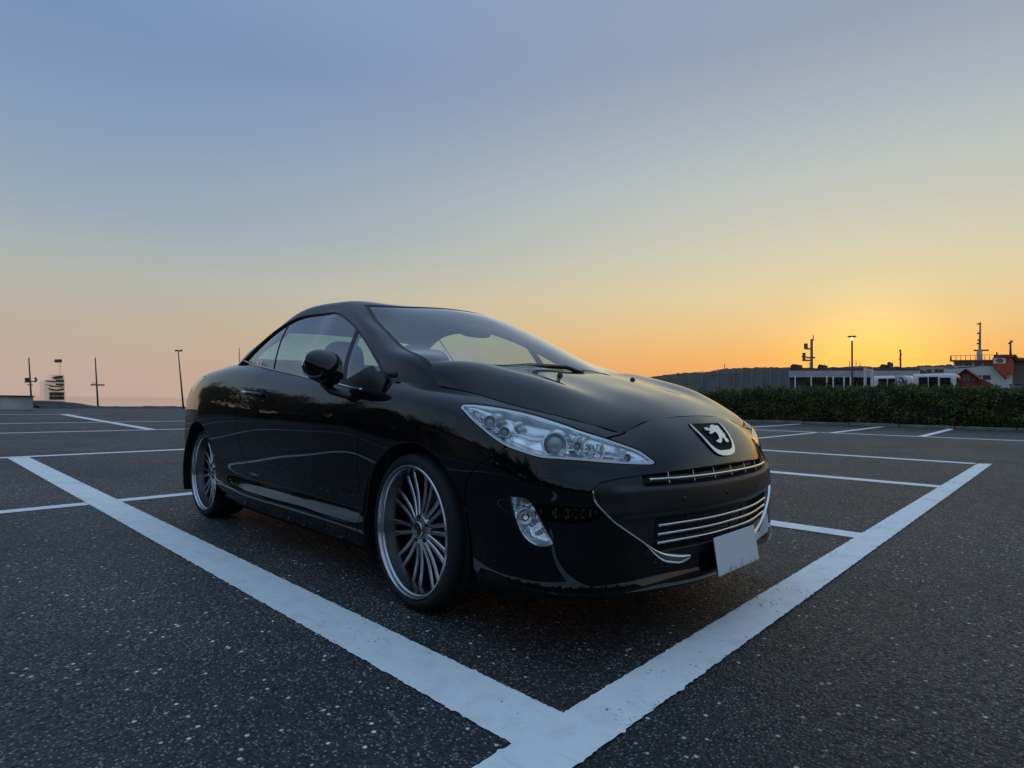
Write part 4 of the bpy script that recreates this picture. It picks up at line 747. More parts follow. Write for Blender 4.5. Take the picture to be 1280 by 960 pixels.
door = body.pick(inter(xd - X - GAP, X - xr - GAP, f_sill - GAP, f_belt))
quarter = body.pick(inter(xr - X - GAP, f_arch, X + 2.93 - GAP, f_lamp - GAP, np.where(X > -2.3, f_sill - GAP, 1)))
quarter_up = body.pick(inter(-(X + 2.93) - GAP * 0, f_lamp - GAP, Z - .80 - GAP))
rear_b = body.pick(inter(-(X + 2.93) - GAP, .80 - Z - GAP, f_arch, f_lamp - GAP))
sill = body.pick(inter(-f_sill - GAP, xd - X - GAP, X + 2.30, f_arch))
lampr = body.pick(-f_lamp - .0005)
doors = {}
for s in SIDES:
    panel('front_wing', wing, paint, s); doors[s] = panel('door', door, paint, s); panel('rear_quarter', quarter, paint, s); panel('sill', sill, paint, s)
    panel('tail_light', lampr, mat('tail_red', (.18, .008, .006), .08, coat=1), s, off=.001)
panel('rear_bumper', rear_b, paint); panel('rear_valance', quarter_up, paint)
# dark inner shell so that shut lines and openings read as dark gaps
inner = body.pick(inter(f_arch - .004, f_belt - .02, f_head - .004, f_fog - .004, f_mouth - .004))
panel('inner_shell', inner, void, depth=0, off=-.013)

# ---- bonnet
def uv_grid(D):
    u = np.concatenate([np.zeros((1, D.shape[1])), np.cumsum(np.linalg.norm(np.diff(D, axis=0), axis=2), 0)]); v = np.concatenate([np.zeros((D.shape[0], 1)), np.cumsum(np.linalg.norm(np.diff(D, axis=1), axis=2), 1)], 1); return np.stack([u, v], 2)
DH = patch(HOOD, .011, .011, (0, 0, 0, 1)); hood_tm = from_grid(DH, uv_grid(DH))
hood_cut = hood_tm.pick(np.minimum(hood_tm.U[:, 0] - .0035, hood_tm.U[:, 1] - .0035))
hood = panel('hood', hood_cut, paint, depth=.02)
panel('inner_shell', hood_tm, void, depth=0, off=-.018)
def on_hood(x, w):
    k = np.argmin((DH[:, :, 0] - x) ** 2 + (DH[:, :, 1] - abs(w)) ** 2); p = DH.reshape(-1, 3)[k]; return Vector((p[0], math.copysign(p[1], w) if p[1] > 1e-4 else 0, p[2]))
for s in SIDES:
    p = on_hood(.31, .29); j = MB().lathe([(.001, .016), (.008, .014), (.013, .006), (.014, -.004)], (p.x, s * p.y, p.z), (0, 0, 1), 12).build('washer_jet', plastic, hood, True)

# ---- roof, pillars, windscreen
nT = len(TOP); DT = patch(TOP, .011, .011, (0, 0, 0, 1))
tpar = params(TOP); upar = np.interp(np.linspace(0, tpar[-1], DT.shape[0]), tpar, np.arange(nT))        # column index as a coordinate
# row coordinate: locate rows 0..5 along the dense direction
rowpos = []
for r in range(6):
    best = []
    for k in range(1, nT - 1):
        i = int(np.argmin(np.abs(upar - k))); best.append(np.argmin(((DT[i] - TOP[k, r]) ** 2).sum(1)))
    rowpos.append(float(np.mean(best)))
rowpos[0] = 0; rowpos[-1] = DT.shape[1] - 1
vpar = np.interp(np.arange(DT.shape[1]), rowpos, np.arange(6))
UT = np.stack([np.repeat(upar[:, None], DT.shape[1], 1), np.repeat(vpar[None], DT.shape[0], 0)], 2)
uvT = uv_grid(DT)
top = from_grid(DT, np.concatenate([UT, uvT], 2))
a_, b_ = top.U[:, 0], top.U[:, 1]
HDR, SEAM = 4.93, 5.42
rear_a = 8.75
f_ws = np.minimum((b_ - 2.0), HDR - a_)                                        # windscreen aperture
f_rw = np.minimum(np.minimum(b_ - 2.25, a_ - rear_a), 10.75 - a_)               # rear window aperture
panel('windscreen_frame', top.pick(np.minimum(-f_ws, SEAM - a_ - .012)), paint, depth=.03)
panel('roof', top.pick(np.minimum.reduce([a_ - SEAM - .012, -f_rw])), paint, depth=.03)
ws = panel('windscreen', top.pick(f_ws - .10), wsglass, depth=0, off=-.004)
panel('windscreen_seal', top.pick(np.minimum(f_ws - .008, .115 - f_ws)), rubber, depth=.012, off=-.002)
panel('rear_window', top.pick(f_rw - .02), glass, depth=0, off=-.003)
panel('headliner', top.pick(np.minimum.reduce([-np.maximum(f_ws, f_rw) - .02, a_ - 1.3])), mat('headliner_cloth', (.035, .035, .037), .95), depth=0, off=-.035)
arc = DT[:, 0]
# rubber seal along the window arc
for s in SIDES:
    pts_ = [(p[0], s * (p[1] + .001), p[2] - .004) for p in arc[arc[:, 0] < -.30][::3]]; n_ = len(pts_)
    MB().tube(pts_, [.006 + .010 * max(0, (i / n_ - .35)) / .65 for i in range(n_)], 8).build('window_seal', rubber, car, True)
# ---- side glass between belt and arc
def arc_at(x): i = np.argsort(arc[:, 0]); return np.interp(x, arc[i, 0], arc[i, 1]), np.interp(x, arc[i, 0], arc[i, 2])
def body_w(x, z):
    c = DB[(DB[:, 5, 1] > .6)]; k = np.argmin(np.abs(c[:, 60, 0] - x)); col = c[k]; j = np.argsort(col[:, 2]); return float(np.interp(z, col[j, 2], col[j, 1]))
gxs = np.linspace(-2.235, -.31, 170); SG = []
for x in gxs:
    wt, zt = arc_at(x); zb = float(np.interp(x, belt_x, belt_z)) - .03; zb = min(zb, zt - .004); wb = min(body_w(x, zb + .03) - .014, .83) if zt - zb > .03 else wt - .002
    col = []
    for j in range(25):
        t = j / 24; col.append((x, wb + (wt - .004 - wb) * t + .020 * math.sin(math.pi * t) * min(1, (zt - zb) / .3), zb + (zt - zb) * t))
    SG.append(col)
SG = np.array(SG); sg = from_grid(SG, SG[:, :, [0, 2]]); gx, gz = sg.U[:, 0], sg.U[:, 1]
x1 = np.interp(gz, [.93, 1.28], [-.665, -.795]); x2 = np.interp(gz, [1.03, 1.35], [-1.615, -1.745])
sailp = [(-.69, .90), (-.665, .962), (-.462, 1.036), (-.40, 1.0), (-.30, 1.03), (-.30, .85), (-.69, .85)]
f_sail = sd_poly(sg.U, sailp)
for s in SIDES:
    panel('quarter_light', sg.pick(np.minimum(gx - x1 - .018, f_sail)), glass, s, depth=0)
    panel('window_bar', sg.pick(np.minimum(.019 - np.abs(gx - x1), f_sail)), rubber, s, depth=.02, off=.002)
    panel('door_glass', sg.pick(np.minimum.reduce([x1 - gx - .018, gx - x2 - .003, f_sail])), glass, s, depth=0)
    sl_ = []
    for z_ in np.linspace(1.03, 1.36, 24):
        x_ = float(np.interp(z_, [1.03, 1.35], [-1.615, -1.745])); c_ = SG[np.argmin(np.abs(gxs - x_))]
        if c_[0, 2] <= z_ <= c_[-1, 2]: sl_.append((x_, s * (float(np.interp(z_, c_[:, 2], c_[:, 1])) + .001), z_))
    MB().tube(sl_, .0045, 6).build('glass_seal', rubber, car, True)
    panel('rear_quarter_glass', sg.pick(x2 - gx - .003), glass, s, depth=0)
    panel('mirror_sail', sg.pick(-f_sail), plastic, s, depth=.02, off=.006)
    MB().tube([(x_, s * (body_w(x_, float(np.interp(x_, belt_x, belt_z))) + .002), float(np.interp(x_, belt_x, belt_z)) + .006) for x_ in np.linspace(-.44, -.70, 12)], .005, 8).build('sill_trim', chrome, car, True)
    # bright strip along the belt
    bp_ = []
    for x in np.linspace(-.50, -2.18, 60):
        zb = float(np.interp(x, belt_x, belt_z)); bp_.append((x, s * (body_w(x, zb) - .004), zb + .002))
    MB().tube(bp_, .0065, 8, sq=(1.2, 1)).build('belt_strip', mat('belt_metal', (.42, .43, .45), .22, metal=1), car, True)

# ---- rear deck
de = []
for x, z, wz in ((-2.18, 1.105, 1.0), (-2.6, 1.10, .99), (-2.95, 1.068, .99), (-3.2, 1.015, .99), (-3.30, .985, .9)):
    w = {-2.18: .748, -2.6: .725, -2.95: .70, -3.2: .65, -3.30: .50}[x]
    de.append([(x - (.06 if x == -3.30 else .02) * (1 - (k / 4)) * (x < -3), w * k / 4, z + .03 * (1 - (k / 4) ** 2) * (1 if x > -3.1 else .5)) for k in (4, 3, 2, 1, 0)])
DD = patch(np.array(de), .02, .02, (0, 0, 0, 1)); dk_ = from_grid(DD, uv_grid(DD))
if dk_.N[:, 2].mean() < 0: dk_.N = -dk_.N; dk_.T = dk_.T[:, ::-1]
panel('boot_lid', dk_, paint, depth=.02)

# ---- wheel arches: liners and rolled lips
for cx, cz in ((0, .335), (-2.605, .338)):
    for s in SIDES:
        mb = MB(); n_ = 40; vv = []
        for i in range(n_ + 1):
            g = R_(-28 + 236 * i / n_)
            for (rr, yy) in ((.364, .885), (.378, .80), (.385, .60), (.385, .52)): vv.append((cx + rr * math.cos(g), s * yy, cz + rr * math.sin(g)))
        mb.add(vv, [(i * 4 + j, i * 4 + j + 1, (i + 1) * 4 + j + 1, (i + 1) * 4 + j) for i in range(n_) for j in range(3)])
        mb.add([(cx - .4, s * .52, .12), (cx + .4, s * .52, .12), (cx + .4, s * .52, .75), (cx - .4, s * .52, .75)], [(0, 1, 2, 3)])
        mb.build('wheel_arch_liner', void, car, True)
        lip = []
        for i in range(61):
            g = R_(-26 + 232 * i / 60); x, z = cx + .362 * math.cos(g), cz + .362 * math.sin(g)
            if z < .20: continue
            lip.append((x, 0, z))
        # lip follows the body surface
        ring = []
        for x, _, z in lip:
            u = np.interp(-x, -DB[60:, 50, 0], ucol[60:]); p, nn_ = surf(u, z); ring.append((p[0], s * (p[1] - .005), p[2]))
        MB().tube(ring, .005, 8).build('arch_lip', plastic, car, True)
# underbody
MB().box((-3.1, -.74, .118), (.52, .74, .24)).build('underbody', void, car)
MB().box((-2.2, -.80, .24), (-.40, .80, .30)).build('floor_pan', void, car)
# ------------------------------------------------------------------ lamps, grille, badge, plate
def vnormals(V, T):
    fn = np.cross(V[T[:, 1]] - V[T[:, 0]], V[T[:, 2]] - V[T[:, 0]]); N = np.zeros_like(V)
    for k in range(3): np.add.at(N, T[:, k], fn)
    return N / np.maximum(np.linalg.norm(N, axis=1, keepdims=True), 1e-12)
def displaced(tm, d):
    V = tm.V + tm.N * d[:, None]; return TM(V, vnormals(V, tm.T), tm.U, tm.T)
def sst(x, a, b): t = np.clip((x - a) / (b - a), 0, 1); return t * t * (3 - 2 * t)
def Vs(p, s): return Vector((p[0], s * p[1], p[2]))
# mouth insert: bumper bar between an upper slot and the lower grille
mo = body.pick(-f_mouth - .0005); mu, mz = mo.U[:, 0], mo.U[:, 1]
u_top = float(to_uz([(.896, .502, .594)])[0, 0]) + .012; u_low = float(to_uz([(.912, .469, .437)])[0, 0]) + .006
bar = sst(mz, .462, .492) * (1 - sst(mz, .562, .588)) * .015 * (1 - sst(mu, u_top + .10, u_top + .17))
slot = sst(mz, .580, .586) * (1 - sst(mz, .622, .627)) * (1 - sst(mu, u_top, u_top + .008))
slot2 = sst(mz, .345, .352) * (1 - sst(mz, .449, .456)) * (1 - sst(mu, u_low, u_low + .008))
mouth = panel('bumper_insert', displaced(mo, bar - .006 - .05 * np.maximum(slot, slot2)), plastic, depth=.02)
def swept(u0, u1, z, off, r, name, material, parent, n=48, sq=None, zfun=None):
    pts_ = [Vector(surf(u, zfun(u) if zfun else z, off)[0]) for u in np.linspace(u0, u1, n)]; return MB().tube(pts_, r, 8, sq=sq).build(name, material, parent, True)
swept(-u_top + .012, u_top - .012, .600, .001, .0052, 'grille_bar', chrome, mouth)
for z in (.437, .405, .374): swept(-u_low + .006, u_low - .006, z, .0, .0048, 'grille_bar', chrome, mouth)
for u in np.linspace(-.42, .42, 7):
    for (za, zb_, o_) in ((.584, .6225, -.002),):
        MB().tube([Vector(surf(u, za, o_)[0]), Vector(surf(u, zb_, o_)[0])], .0018, 6).build('grille_fin', satin, mouth)
for u in np.linspace(-.42, .42, 9): MB().tube([Vector(surf(u, .348, -.012)[0]), Vector(surf(u, .452, -.012)[0])], .004, 6).build('grille_slat', plastic, mouth)
for u in (-.36, -.08, .22): MB().lathe([(.001, .0008), (.0095, .0008), (.0105, -.004)], Vector(surf(u, .525, .0095)[0]), Vector(surf(u, .525)[1]), 16).build('parking_sensor', plastic, mouth, True)
# bright trim along the lower edge of the mouth, widening into a blade
tp = mouth_half[4:]; seg_ = np.concatenate([[0], np.cumsum(np.linalg.norm(np.diff(tp, axis=0), axis=1))]); tt = np.linspace(0, seg_[-1], 70); tu = np.interp(tt, seg_, tp[:, 0]); tz = np.interp(tt, seg_, tp[:, 1])
ker = np.ones(7) / 7; tu = np.convolve(np.pad(tu, 3, 'edge'), ker, 'valid'); tz = np.convolve(np.pad(tz, 3, 'edge'), ker, 'valid')
for s in SIDES:
    vv = []
    for i, (u, z) in enumerate(zip(tu, tz)):
        t = i / 69; w_ = .0038 + .030 * float(sst(np.array(t), .52, .80)) * (1 - .6 * float(sst(np.array(t), .90, 1.0)))
        du_, dz_ = (tu[min(i + 1, 69)] - tu[max(i - 1, 0)]), (tz[min(i + 1, 69)] - tz[max(i - 1, 0)]); l = math.hypot(du_, dz_); nu, nz = dz_ / l, -du_ / l      # outwards (down)
        if nz > 0: nu, nz = -nu, -nz
        for (k, o_) in ((-.001, -.010), (-.001, .0025), (.2 * w_, .0035), (w_ * .85, .001), (w_, -.008)): vv.append(Vs(surf(u + nu * k, z + nz * k, o_)[0], s))
    MB().add(vv, [(5 * i + j, 5 * i + j + 1, 5 * i + 6 + j, 5 * i + 5 + j) for i in range(69) for j in range(4)]).build('mouth_trim', chrome, car, True)
# headlamps
hl = body.pick(-f_head - .0008); hd = -sd_poly(hl.U, head_uz)
rim_t = hl.pick(.0075 - hd)
ld = .004 + (.030 + .40 * np.clip(hl.U[:, 1] - .655, 0, .2)) * sst(hd, .004, .026) + .0035 * np.sin(hl.U[:, 0] * 46 + hl.U[:, 1] * 30) * sst(hd, .015, .03)
cup = displaced(hl, -ld)
hpts = to_uz([(.689, .779, .735), (.413, .836, .803), (.489, .837, .767), (.753, .723, .742), (.802, .673, .718), (.852, .536, .693)])
projm = mat('projector_lens', (.28, .32, .36), .04, coat=1, spec=.8)
for s in SIDES:
    L = panel('headlamp', cup, reflector, s, depth=0)
    panel('lamp_lens', hl, lens, s, depth=0, off=.0005, parent=L)
    panel('lamp_rim', rim_t, satin, s, depth=.006, off=-.003, parent=L)
    def lamp(uzp, r, kind, depth):
        p, n_ = surf(*uzp); ax = Vector((1, .55 * 1, .05)); nv = Vector(n_); ax = (ax.normalized() + nv * .6).normalized(); c = Vector(p) - nv * depth; ax.y *= s; c.y *= s
        MB().lathe([(r, -.03), (r, .004), (r * .94, .012), (r * .86, .008), (r * .80, -.012), (r * .72, -.02)], c, ax, 40).build('lamp_ring', reflector if kind != 'small' else satin, L, True)
        if kind == 'proj':
            MB().lathe([(r * .72, -.02), (r * .66, -.004), (r * .64, .0)], c, ax, 40).build('lamp_ring', satin, L, True)
            MB().lathe([(r * .64, -.004), (r * .58, .010), (r * .44, .020), (r * .24, .026), (.0005, .028)], c, ax, 40).build('projector', projm, L, True)
        elif kind == 'bowl':
            MB().lathe([(r * .72, -.02), (r * .5, -.036), (r * .2, -.042), (.0005, -.042)], c, ax, 32).build('lamp_bowl', reflector, L, True)
            MB().lathe([(.011, -.04), (.011, -.012), (.008, -.004), (.0005, -.002)], c, ax, 14).build('bulb', satin, L, True)
        else:
            MB().lathe([(r * .8, -.01), (r * .6, -.002), (r * .3, .004), (.0005, .005)], c, ax, 28).build('bulb', projm, L, True)
    lamp(hpts[0], .046, 'proj', .038); lamp(hpts[1], .025, 'small', .022); lamp(hpts[2], .020, 'small', .026); lamp(hpts[4], .042, 'bowl', .036); lamp(hpts[3] + [0.0, -.015], .016, 'small', .022); lamp(hpts[5] + [.02, -.012], .016, 'small', .018)
    # fog lamp
fg = body.pick(-f_fog - .0005); fd = -sd_poly(fg.U, fog_uz); fcup = displaced(fg, -(.003 + (.022 + .22 * (fg.U[:, 1] - .375)) * sst(fd, .003, .022) + .004 * np.sin((fg.U[:, 0] * .8 + fg.U[:, 1]) * 120) * sst(fd, .012, .03)))
fpts = to_uz([(.613, .844, .473), (.661, .832, .492)])
for s in SIDES:
    F_ = panel('fog_lamp', fcup, mat('fog_reflector', (.88, .91, .94), .12, metal=.8), s, depth=0); panel('lamp_lens', fg, lens, s, depth=0, off=0, parent=F_); panel('lamp_rim', fg.pick(.005 - fd), plastic, s, depth=.008, off=.001, parent=F_)
    for (q_, r) in ((fpts[0], .030), (fpts[1], .013)):
        p, n_ = surf(*q_); ax = (Vector((1, .5, 0)).normalized() + Vector(n_)).normalized(); c = Vector(p) - Vector(n_) * .022; ax.y *= s; c.y *= s
        MB().lathe([(r, -.02), (r, .004), (r * .85, .008), (r * .75, -.006), (r * .4, -.018), (.0005, -.02)], c, ax, 28).build('lamp_bowl', chrome, F_, True)
    # washer cover outline under the headlamp
    pw = to_uz([(.655, .823, .641), (.704, .80, .644), (.707, .803, .609), (.657, .826, .611)])
    t_ = np.linspace(0, 1, 8); loop = [pw[0] * (1 - t) + pw[3] * t for t in t_] + [pw[3] * (1 - t) + pw[2] * t for t in t_[1:]] + [pw[2] * (1 - t) + pw[1] * t for t in t_[1:]]
    MB().tube([Vs(surf(a[0], a[1], .0003)[0], s) for a in loop], .0013, 6).build('washer_cover', rubber, car)
# badge: dark shield recess, bright V frame and rampant lion
bad = np.array([(-.142, .787), (.142, .787), (.146, .776), (.141, .755), (.124, .715), (.104, .686), (.078, .668), (.045, .660), (0, .658), (-.045, .660), (-.078, .668), (-.104, .686), (-.124, .715), (-.141, .755), (-.146, .776)])
f_b = sd_poly(body.U, bad)
badge = panel('badge', body.pick(-f_b), mat('badge_black', (.004, .004, .004), .7, spec=.2), depth=.004, off=.0025)
inn = bad * [.90, 1] ; inn = np.array([(x * .93, .790 if z > .78 else z + .016 + .006 * (1 - abs(x) / .14)) for x, z in bad])
f_i = sd_poly(body.U, inn)
panel('badge_frame', body.pick(np.minimum(-f_b - .001, f_i)), chrome, depth=.006, off=.0075, parent=badge)
LION = [(-0.09, 0.765), (-0.064, 0.766), (-0.056, 0.761), (-0.04, 0.762), (-0.034, 0.769), (-0.009, 0.774), (0.015, 0.774), (0.022, 0.77), (0.046, 0.771), (0.05, 0.766), (0.045, 0.753), (0.046, 0.743), (0.047, 0.734), (0.034, 0.724), (0.044, 0.716), (0.039, 0.708), (0.02, 0.706), (0.009, 0.712), (0.011, 0.723), (-0.001, 0.725), (-0.021, 0.713), (-0.039, 0.706), (-0.056, 0.707), (-0.071, 0.712), (-0.069, 0.716), (-0.049, 0.718), (-0.032, 0.722), (-0.023, 0.731), (-0.021, 0.739), (-0.02, 0.746), (-0.032, 0.748), (-0.06, 0.742), (-0.083, 0.741), (-0.086, 0.745), (-0.066, 0.749), (-0.071, 0.753), (-0.089, 0.754), (-0.095, 0.758)]

lc = np.mean(np.array(LION), 0); lv = [(y_ - lc[0] + .0, z_) for y_, z_ in LION]
# densify the outline and raise it off the shield
lm = MB(); n_ = len(lv); front_ = []; back_ = []
for (y_, z_) in lv:
    p, nn_ = surf(y_ if abs(y_) > 1e-4 else 1e-4, z_, 0); front_.append(Vector(p) + Vector(nn_) * .0125); back_.append(Vector(p) + Vector(nn_) * .003)
bmx = bmesh.new(); fv = [bmx.verts.new(p) for p in front_]; bv2 = [bmx.verts.new(p) for p in back_]
bmx.faces.new(fv)
for i in range(n_): bmx.faces.new((fv[i], bv2[i], bv2[(i + 1) % n_], fv[(i + 1) % n_]))
bmesh.ops.recalc_face_normals(bmx, faces=bmx.faces); bmesh.ops.triangulate(bmx, faces=[f_ for f_ in bmx.faces if len(f_.verts) > 4])
me_ = bpy.data.meshes.new('lion_emblem'); bmx.to_mesh(me_); bmx.free(); link_mesh('lion_emblem', me_, mat('emblem_silver', (.85, .86, .88), .2, metal=1), badge)
# number plate, blank as in the photograph
def plate_mat():
    m = mat('plate_white', (.93, .94, .95), .25); nt = m.node_tree; b = nt.nodes['Principled BSDF']; t = nt.nodes.new('ShaderNodeTexCoord'); n = nt.nodes.new('ShaderNodeTexNoise'); n.inputs['Scale'].default_value = 28; n.inputs['Detail'].default_value = 8; n.inputs['Roughness'].default_value = .75
    nt.links.new(t.outputs['Object'], n.inputs['Vector']); sp = nt.nodes.new('ShaderNodeSeparateXYZ'); nt.links.new(t.outputs['Object'], sp.inputs[0])
    mr = nt.nodes.new('ShaderNodeMapRange'); mr.inputs[1].default_value = -.075; mr.inputs[2].default_value = -.01; mr.inputs[3].default_value = .17; mr.inputs[4].default_value = -.10; nt.links.new(sp.outputs['Z'], mr.inputs[0])
    a = nt.nodes.new('ShaderNodeMath'); nt.links.new(n.outputs[0], a.inputs[0]); nt.links.new(mr.outputs[0], a.inputs[1]); r = nt.nodes.new('ShaderNodeValToRGB'); r.color_ramp.elements[0].position = .60; r.color_ramp.elements[0].color = (.93, .94, .95, 1); r.color_ramp.elements[1].position = .78; r.color_ramp.elements[1].color = (.36, .34, .30, 1)
    nt.links.new(a.outputs[0], r.inputs[0]); nt.links.new(r.outputs[0], b.inputs['Base Color']); return m
pl = MB().box((-.0015, -.184, -.071), (.0015, .184, .071)).build('number_plate', plate_mat(), car, bevel=.0012); pl.location = (1.004, -.012, .292); pl.rotation_euler = (0, R_(-9), 0)
MB().box((-.012, -.178, -.060), (-.002, .178, .060)).build('plate_holder', plastic, pl, bevel=.003); MB().box((-.05, -.10, -.03), (-.011, .10, .03)).build('plate_bracket', plastic, pl)
# lower bumper ledges
for (z0, z1, o0, o1, ua, ub, nm) in ((.268, .246, .0, .009, .02, .98, 'bumper_ledge'),):
    ue = float(to_uz([(.42, .85, z1)])[0, 0])
    mb = MB(); vv = []; us = np.linspace(-ue, ue, 120)
    for u in us:
        fade = float(1 - .75 * (1 - sst(np.array(abs(u)), .25, .55))); p0, n0 = surf(u, z0, -.004); p1, n1 = surf(u, z1, o1 * fade + .001); h_ = np.array([0, 0, 1.])
        vv += [p0, p1, p1 - h_ * .014 + n1 * .001, surf(u, z1 - .018, -.012)[0]]
    mb.add(vv, [(4 * i + j, 4 * i + j + 1, 4 * i + 5 + j, 4 * i + 4 + j) for i in range(119) for j in range(3)]).build(nm, paint, car, auto=.5)
# ------------------------------------------------------------------ door furniture, mirrors, wipers
for s in SIDES:
    dn = doors[s]
    dsh = MB().lathe([(.001, .002), (.05, .004), (.062, .001), (.066, -.004)], (0, 0, 0), (0, 1, 0), 28).build('handle_dish', rubber, dn, True)
    dsh.location = (-1.575, s * .8865, .893); dsh.scale = (1.25, s, .62)
    hp = [(-1.745, .887, .903), (-1.735, .905, .903), (-1.70, .921, .901), (-1.62, .924, .896), (-1.54, .918, .891), (-1.50, .905, .889), (-1.492, .888, .888)]
    MB().tube([(x, s * y_, z_) for x, y_, z_ in hp], [.009, .013, .015, .015, .015, .013, .009], 12, sq=(.8, 1.15)).build('door_handle', paint, dn, True)
    MB().tube([(-1.752, s * .893, .9035), (-1.742, s * .918, .9035), (-1.705, s * .931, .902), (-1.66, s * .931, .899)], [.010, .014, .014, .010], 12, sq=(.7, 1.2)).build('handle_cap', satin, dn, True)
    # mirror
    mo_ = bpy.data.meshes.new('door_mirror'); b_m = bmesh.new(); bmesh.ops.create_uvsphere(b_m, u_segments=40, v_segments=24, radius=1)
    for v in b_m.verts:
        x, y_, z_ = v.co; e = lambda t, p: math.copysign(abs(t) ** p, t); y2, z2 = e(y_, .82), e(z_, .80); x2 = x * .085 if x > 0 else x * .03
        taper = 1 - .20 * max(0, -y2); v.co = (x2 * (1 - .25 * z2) - .02 * y2, y2 * .112, z2 * .083 * (1 + .12 * y2) - .012 * y2)
        if s > 0: v.co.y = -v.co.y
    # y2 > 0 points at the car
    b_m.to_mesh(mo_); b_m.free(); dm = link_mesh('door_mirror', mo_, paint, car, True); dm.location = (-.600, s * .972, 1.024); dm.rotation_euler = (0, 0, s * R_(-6))
    g_ = MB().lathe([(.001, 0), (.9, 0), (1, .06), (.98, .1)], (0, 0, 0), (-1, 0, 0), 32).build('mirror_glass', chrome, dm, True); g_.location = (-.026, 0, 0); g_.scale = (.03, .098, .070)
    MB().tube([(-.025, -s * .03, -.078), (.01, -s * .045, -.115), (.06, -s * .10, -.135), (.10, -s * .15, -.13)], [.034, .028, .028, .034], 14, sq=(1.15, .62)).build('mirror_arm', plastic, dm, True)
    # small dark sensor pod at the pillar foot
    sp_ = MB().lathe([(.0005, .035), (.010, .026), (.016, .006), (.015, -.014), (.006, -.034), (.0005, -.038)], (0, 0, 0), (1, 0, 0), 18).build('sensor_pod', plastic, car, True); sp_.location = (-.272, s * .799, .988); sp_.scale = (1, .6, 1)
    sp_.rotation_euler = (0, R_(8), 0)
def on_top(x, w):
    k = np.argmin((DT[:, :, 0] - x) ** 2 + (DT[:, :, 1] - abs(w)) ** 2); p = DT.reshape(-1, 3)[k]; return Vector((p[0], math.copysign(p[1], w), p[2] - .009))
for (a, b) in (((.125, .04), (.025, -.58)), ((.075, .52), (.13, .10))):
    A0, B0 = on_top(*a), on_top(*b)
    w_ = MB().tube([on_top(a[0] + (b[0] - a[0]) * t, a[1] + (b[1] - a[1]) * t) for t in np.linspace(0, 1, 14)], .006, 6).build('wiper', rubber, car, True)
    MB().tube([A0 + Vector((.05, 0, -.02)), A0 + Vector((.02, (b[1] - a[1]) * .15, .006)), A0.lerp(B0, .5) + Vector((.006, 0, .010))], [.012, .010, .005], 8).build('wiper_arm', plastic, w_, True)
MB().add([v for x in np.linspace(-.72, .72, 30) for v in ((.11 - .33 * (x / .8) ** 2 + .03, x, .992 - .05 * abs(x)), (.20 - .42 * (x / .8) ** 2 - .22, x, 1.035))], [(2 * i, 2 * i + 1, 2 * i + 3, 2 * i + 2) for i in range(29)]).build('cowl', plastic, car, True)

# ------------------------------------------------------------------ wheels
alloy = mat('alloy_face', (.56, .56, .57), .26, metal=1, rvar=.08, nscale=30); alloyd = mat('alloy_dark', (.05, .05, .052), .35, metal=.8); lipm = mat('polished_lip', (.58, .58, .59), .26, metal=1, rvar=.08, nscale=25)
tyre_m = mat('tyre_rubber', (.013, .013, .014), .75, bump=.1, bscale=200)
def spoke_mesh():
    mb = MB()
    for sgn in (-1, 1):
        st = []
        for i in range(11):
            t = i / 10; r = .048 + t * .196; off = sgn * (.0105 + .0170 * t ** 1.1); h = .064 - .016 * math.sin(math.pi * min(1, t * 1.05)) * .6 - .014 * t; wd = .0084 + .0022 * t; dp = .020 + .006 * (1 - t)
            st.append((r, off, h, wd, dp))
        vv = []
        for (r, off, h, wd, dp) in st:
            for (a, b) in ((-wd, -dp), (-wd, -.004), (-wd * .62, 0), (wd * .62, 0), (wd, -.004), (wd, -dp)): vv.append((r, off + a, h + b))
        mb.add(vv, [(6 * i + j, 6 * i + (j + 1) % 6, 6 * i + 6 + (j + 1) % 6, 6 * i + 6 + j) for i in range(10) for j in range(6)] + [tuple(range(6)), tuple(range(60, 66))])
    # local x radial, y tangential, z outwards
    return mb
sp_obj = spoke_mesh().build('spoke', alloy, None, auto=.6); SP = sp_obj.data; bpy.data.objects.remove(sp_obj)
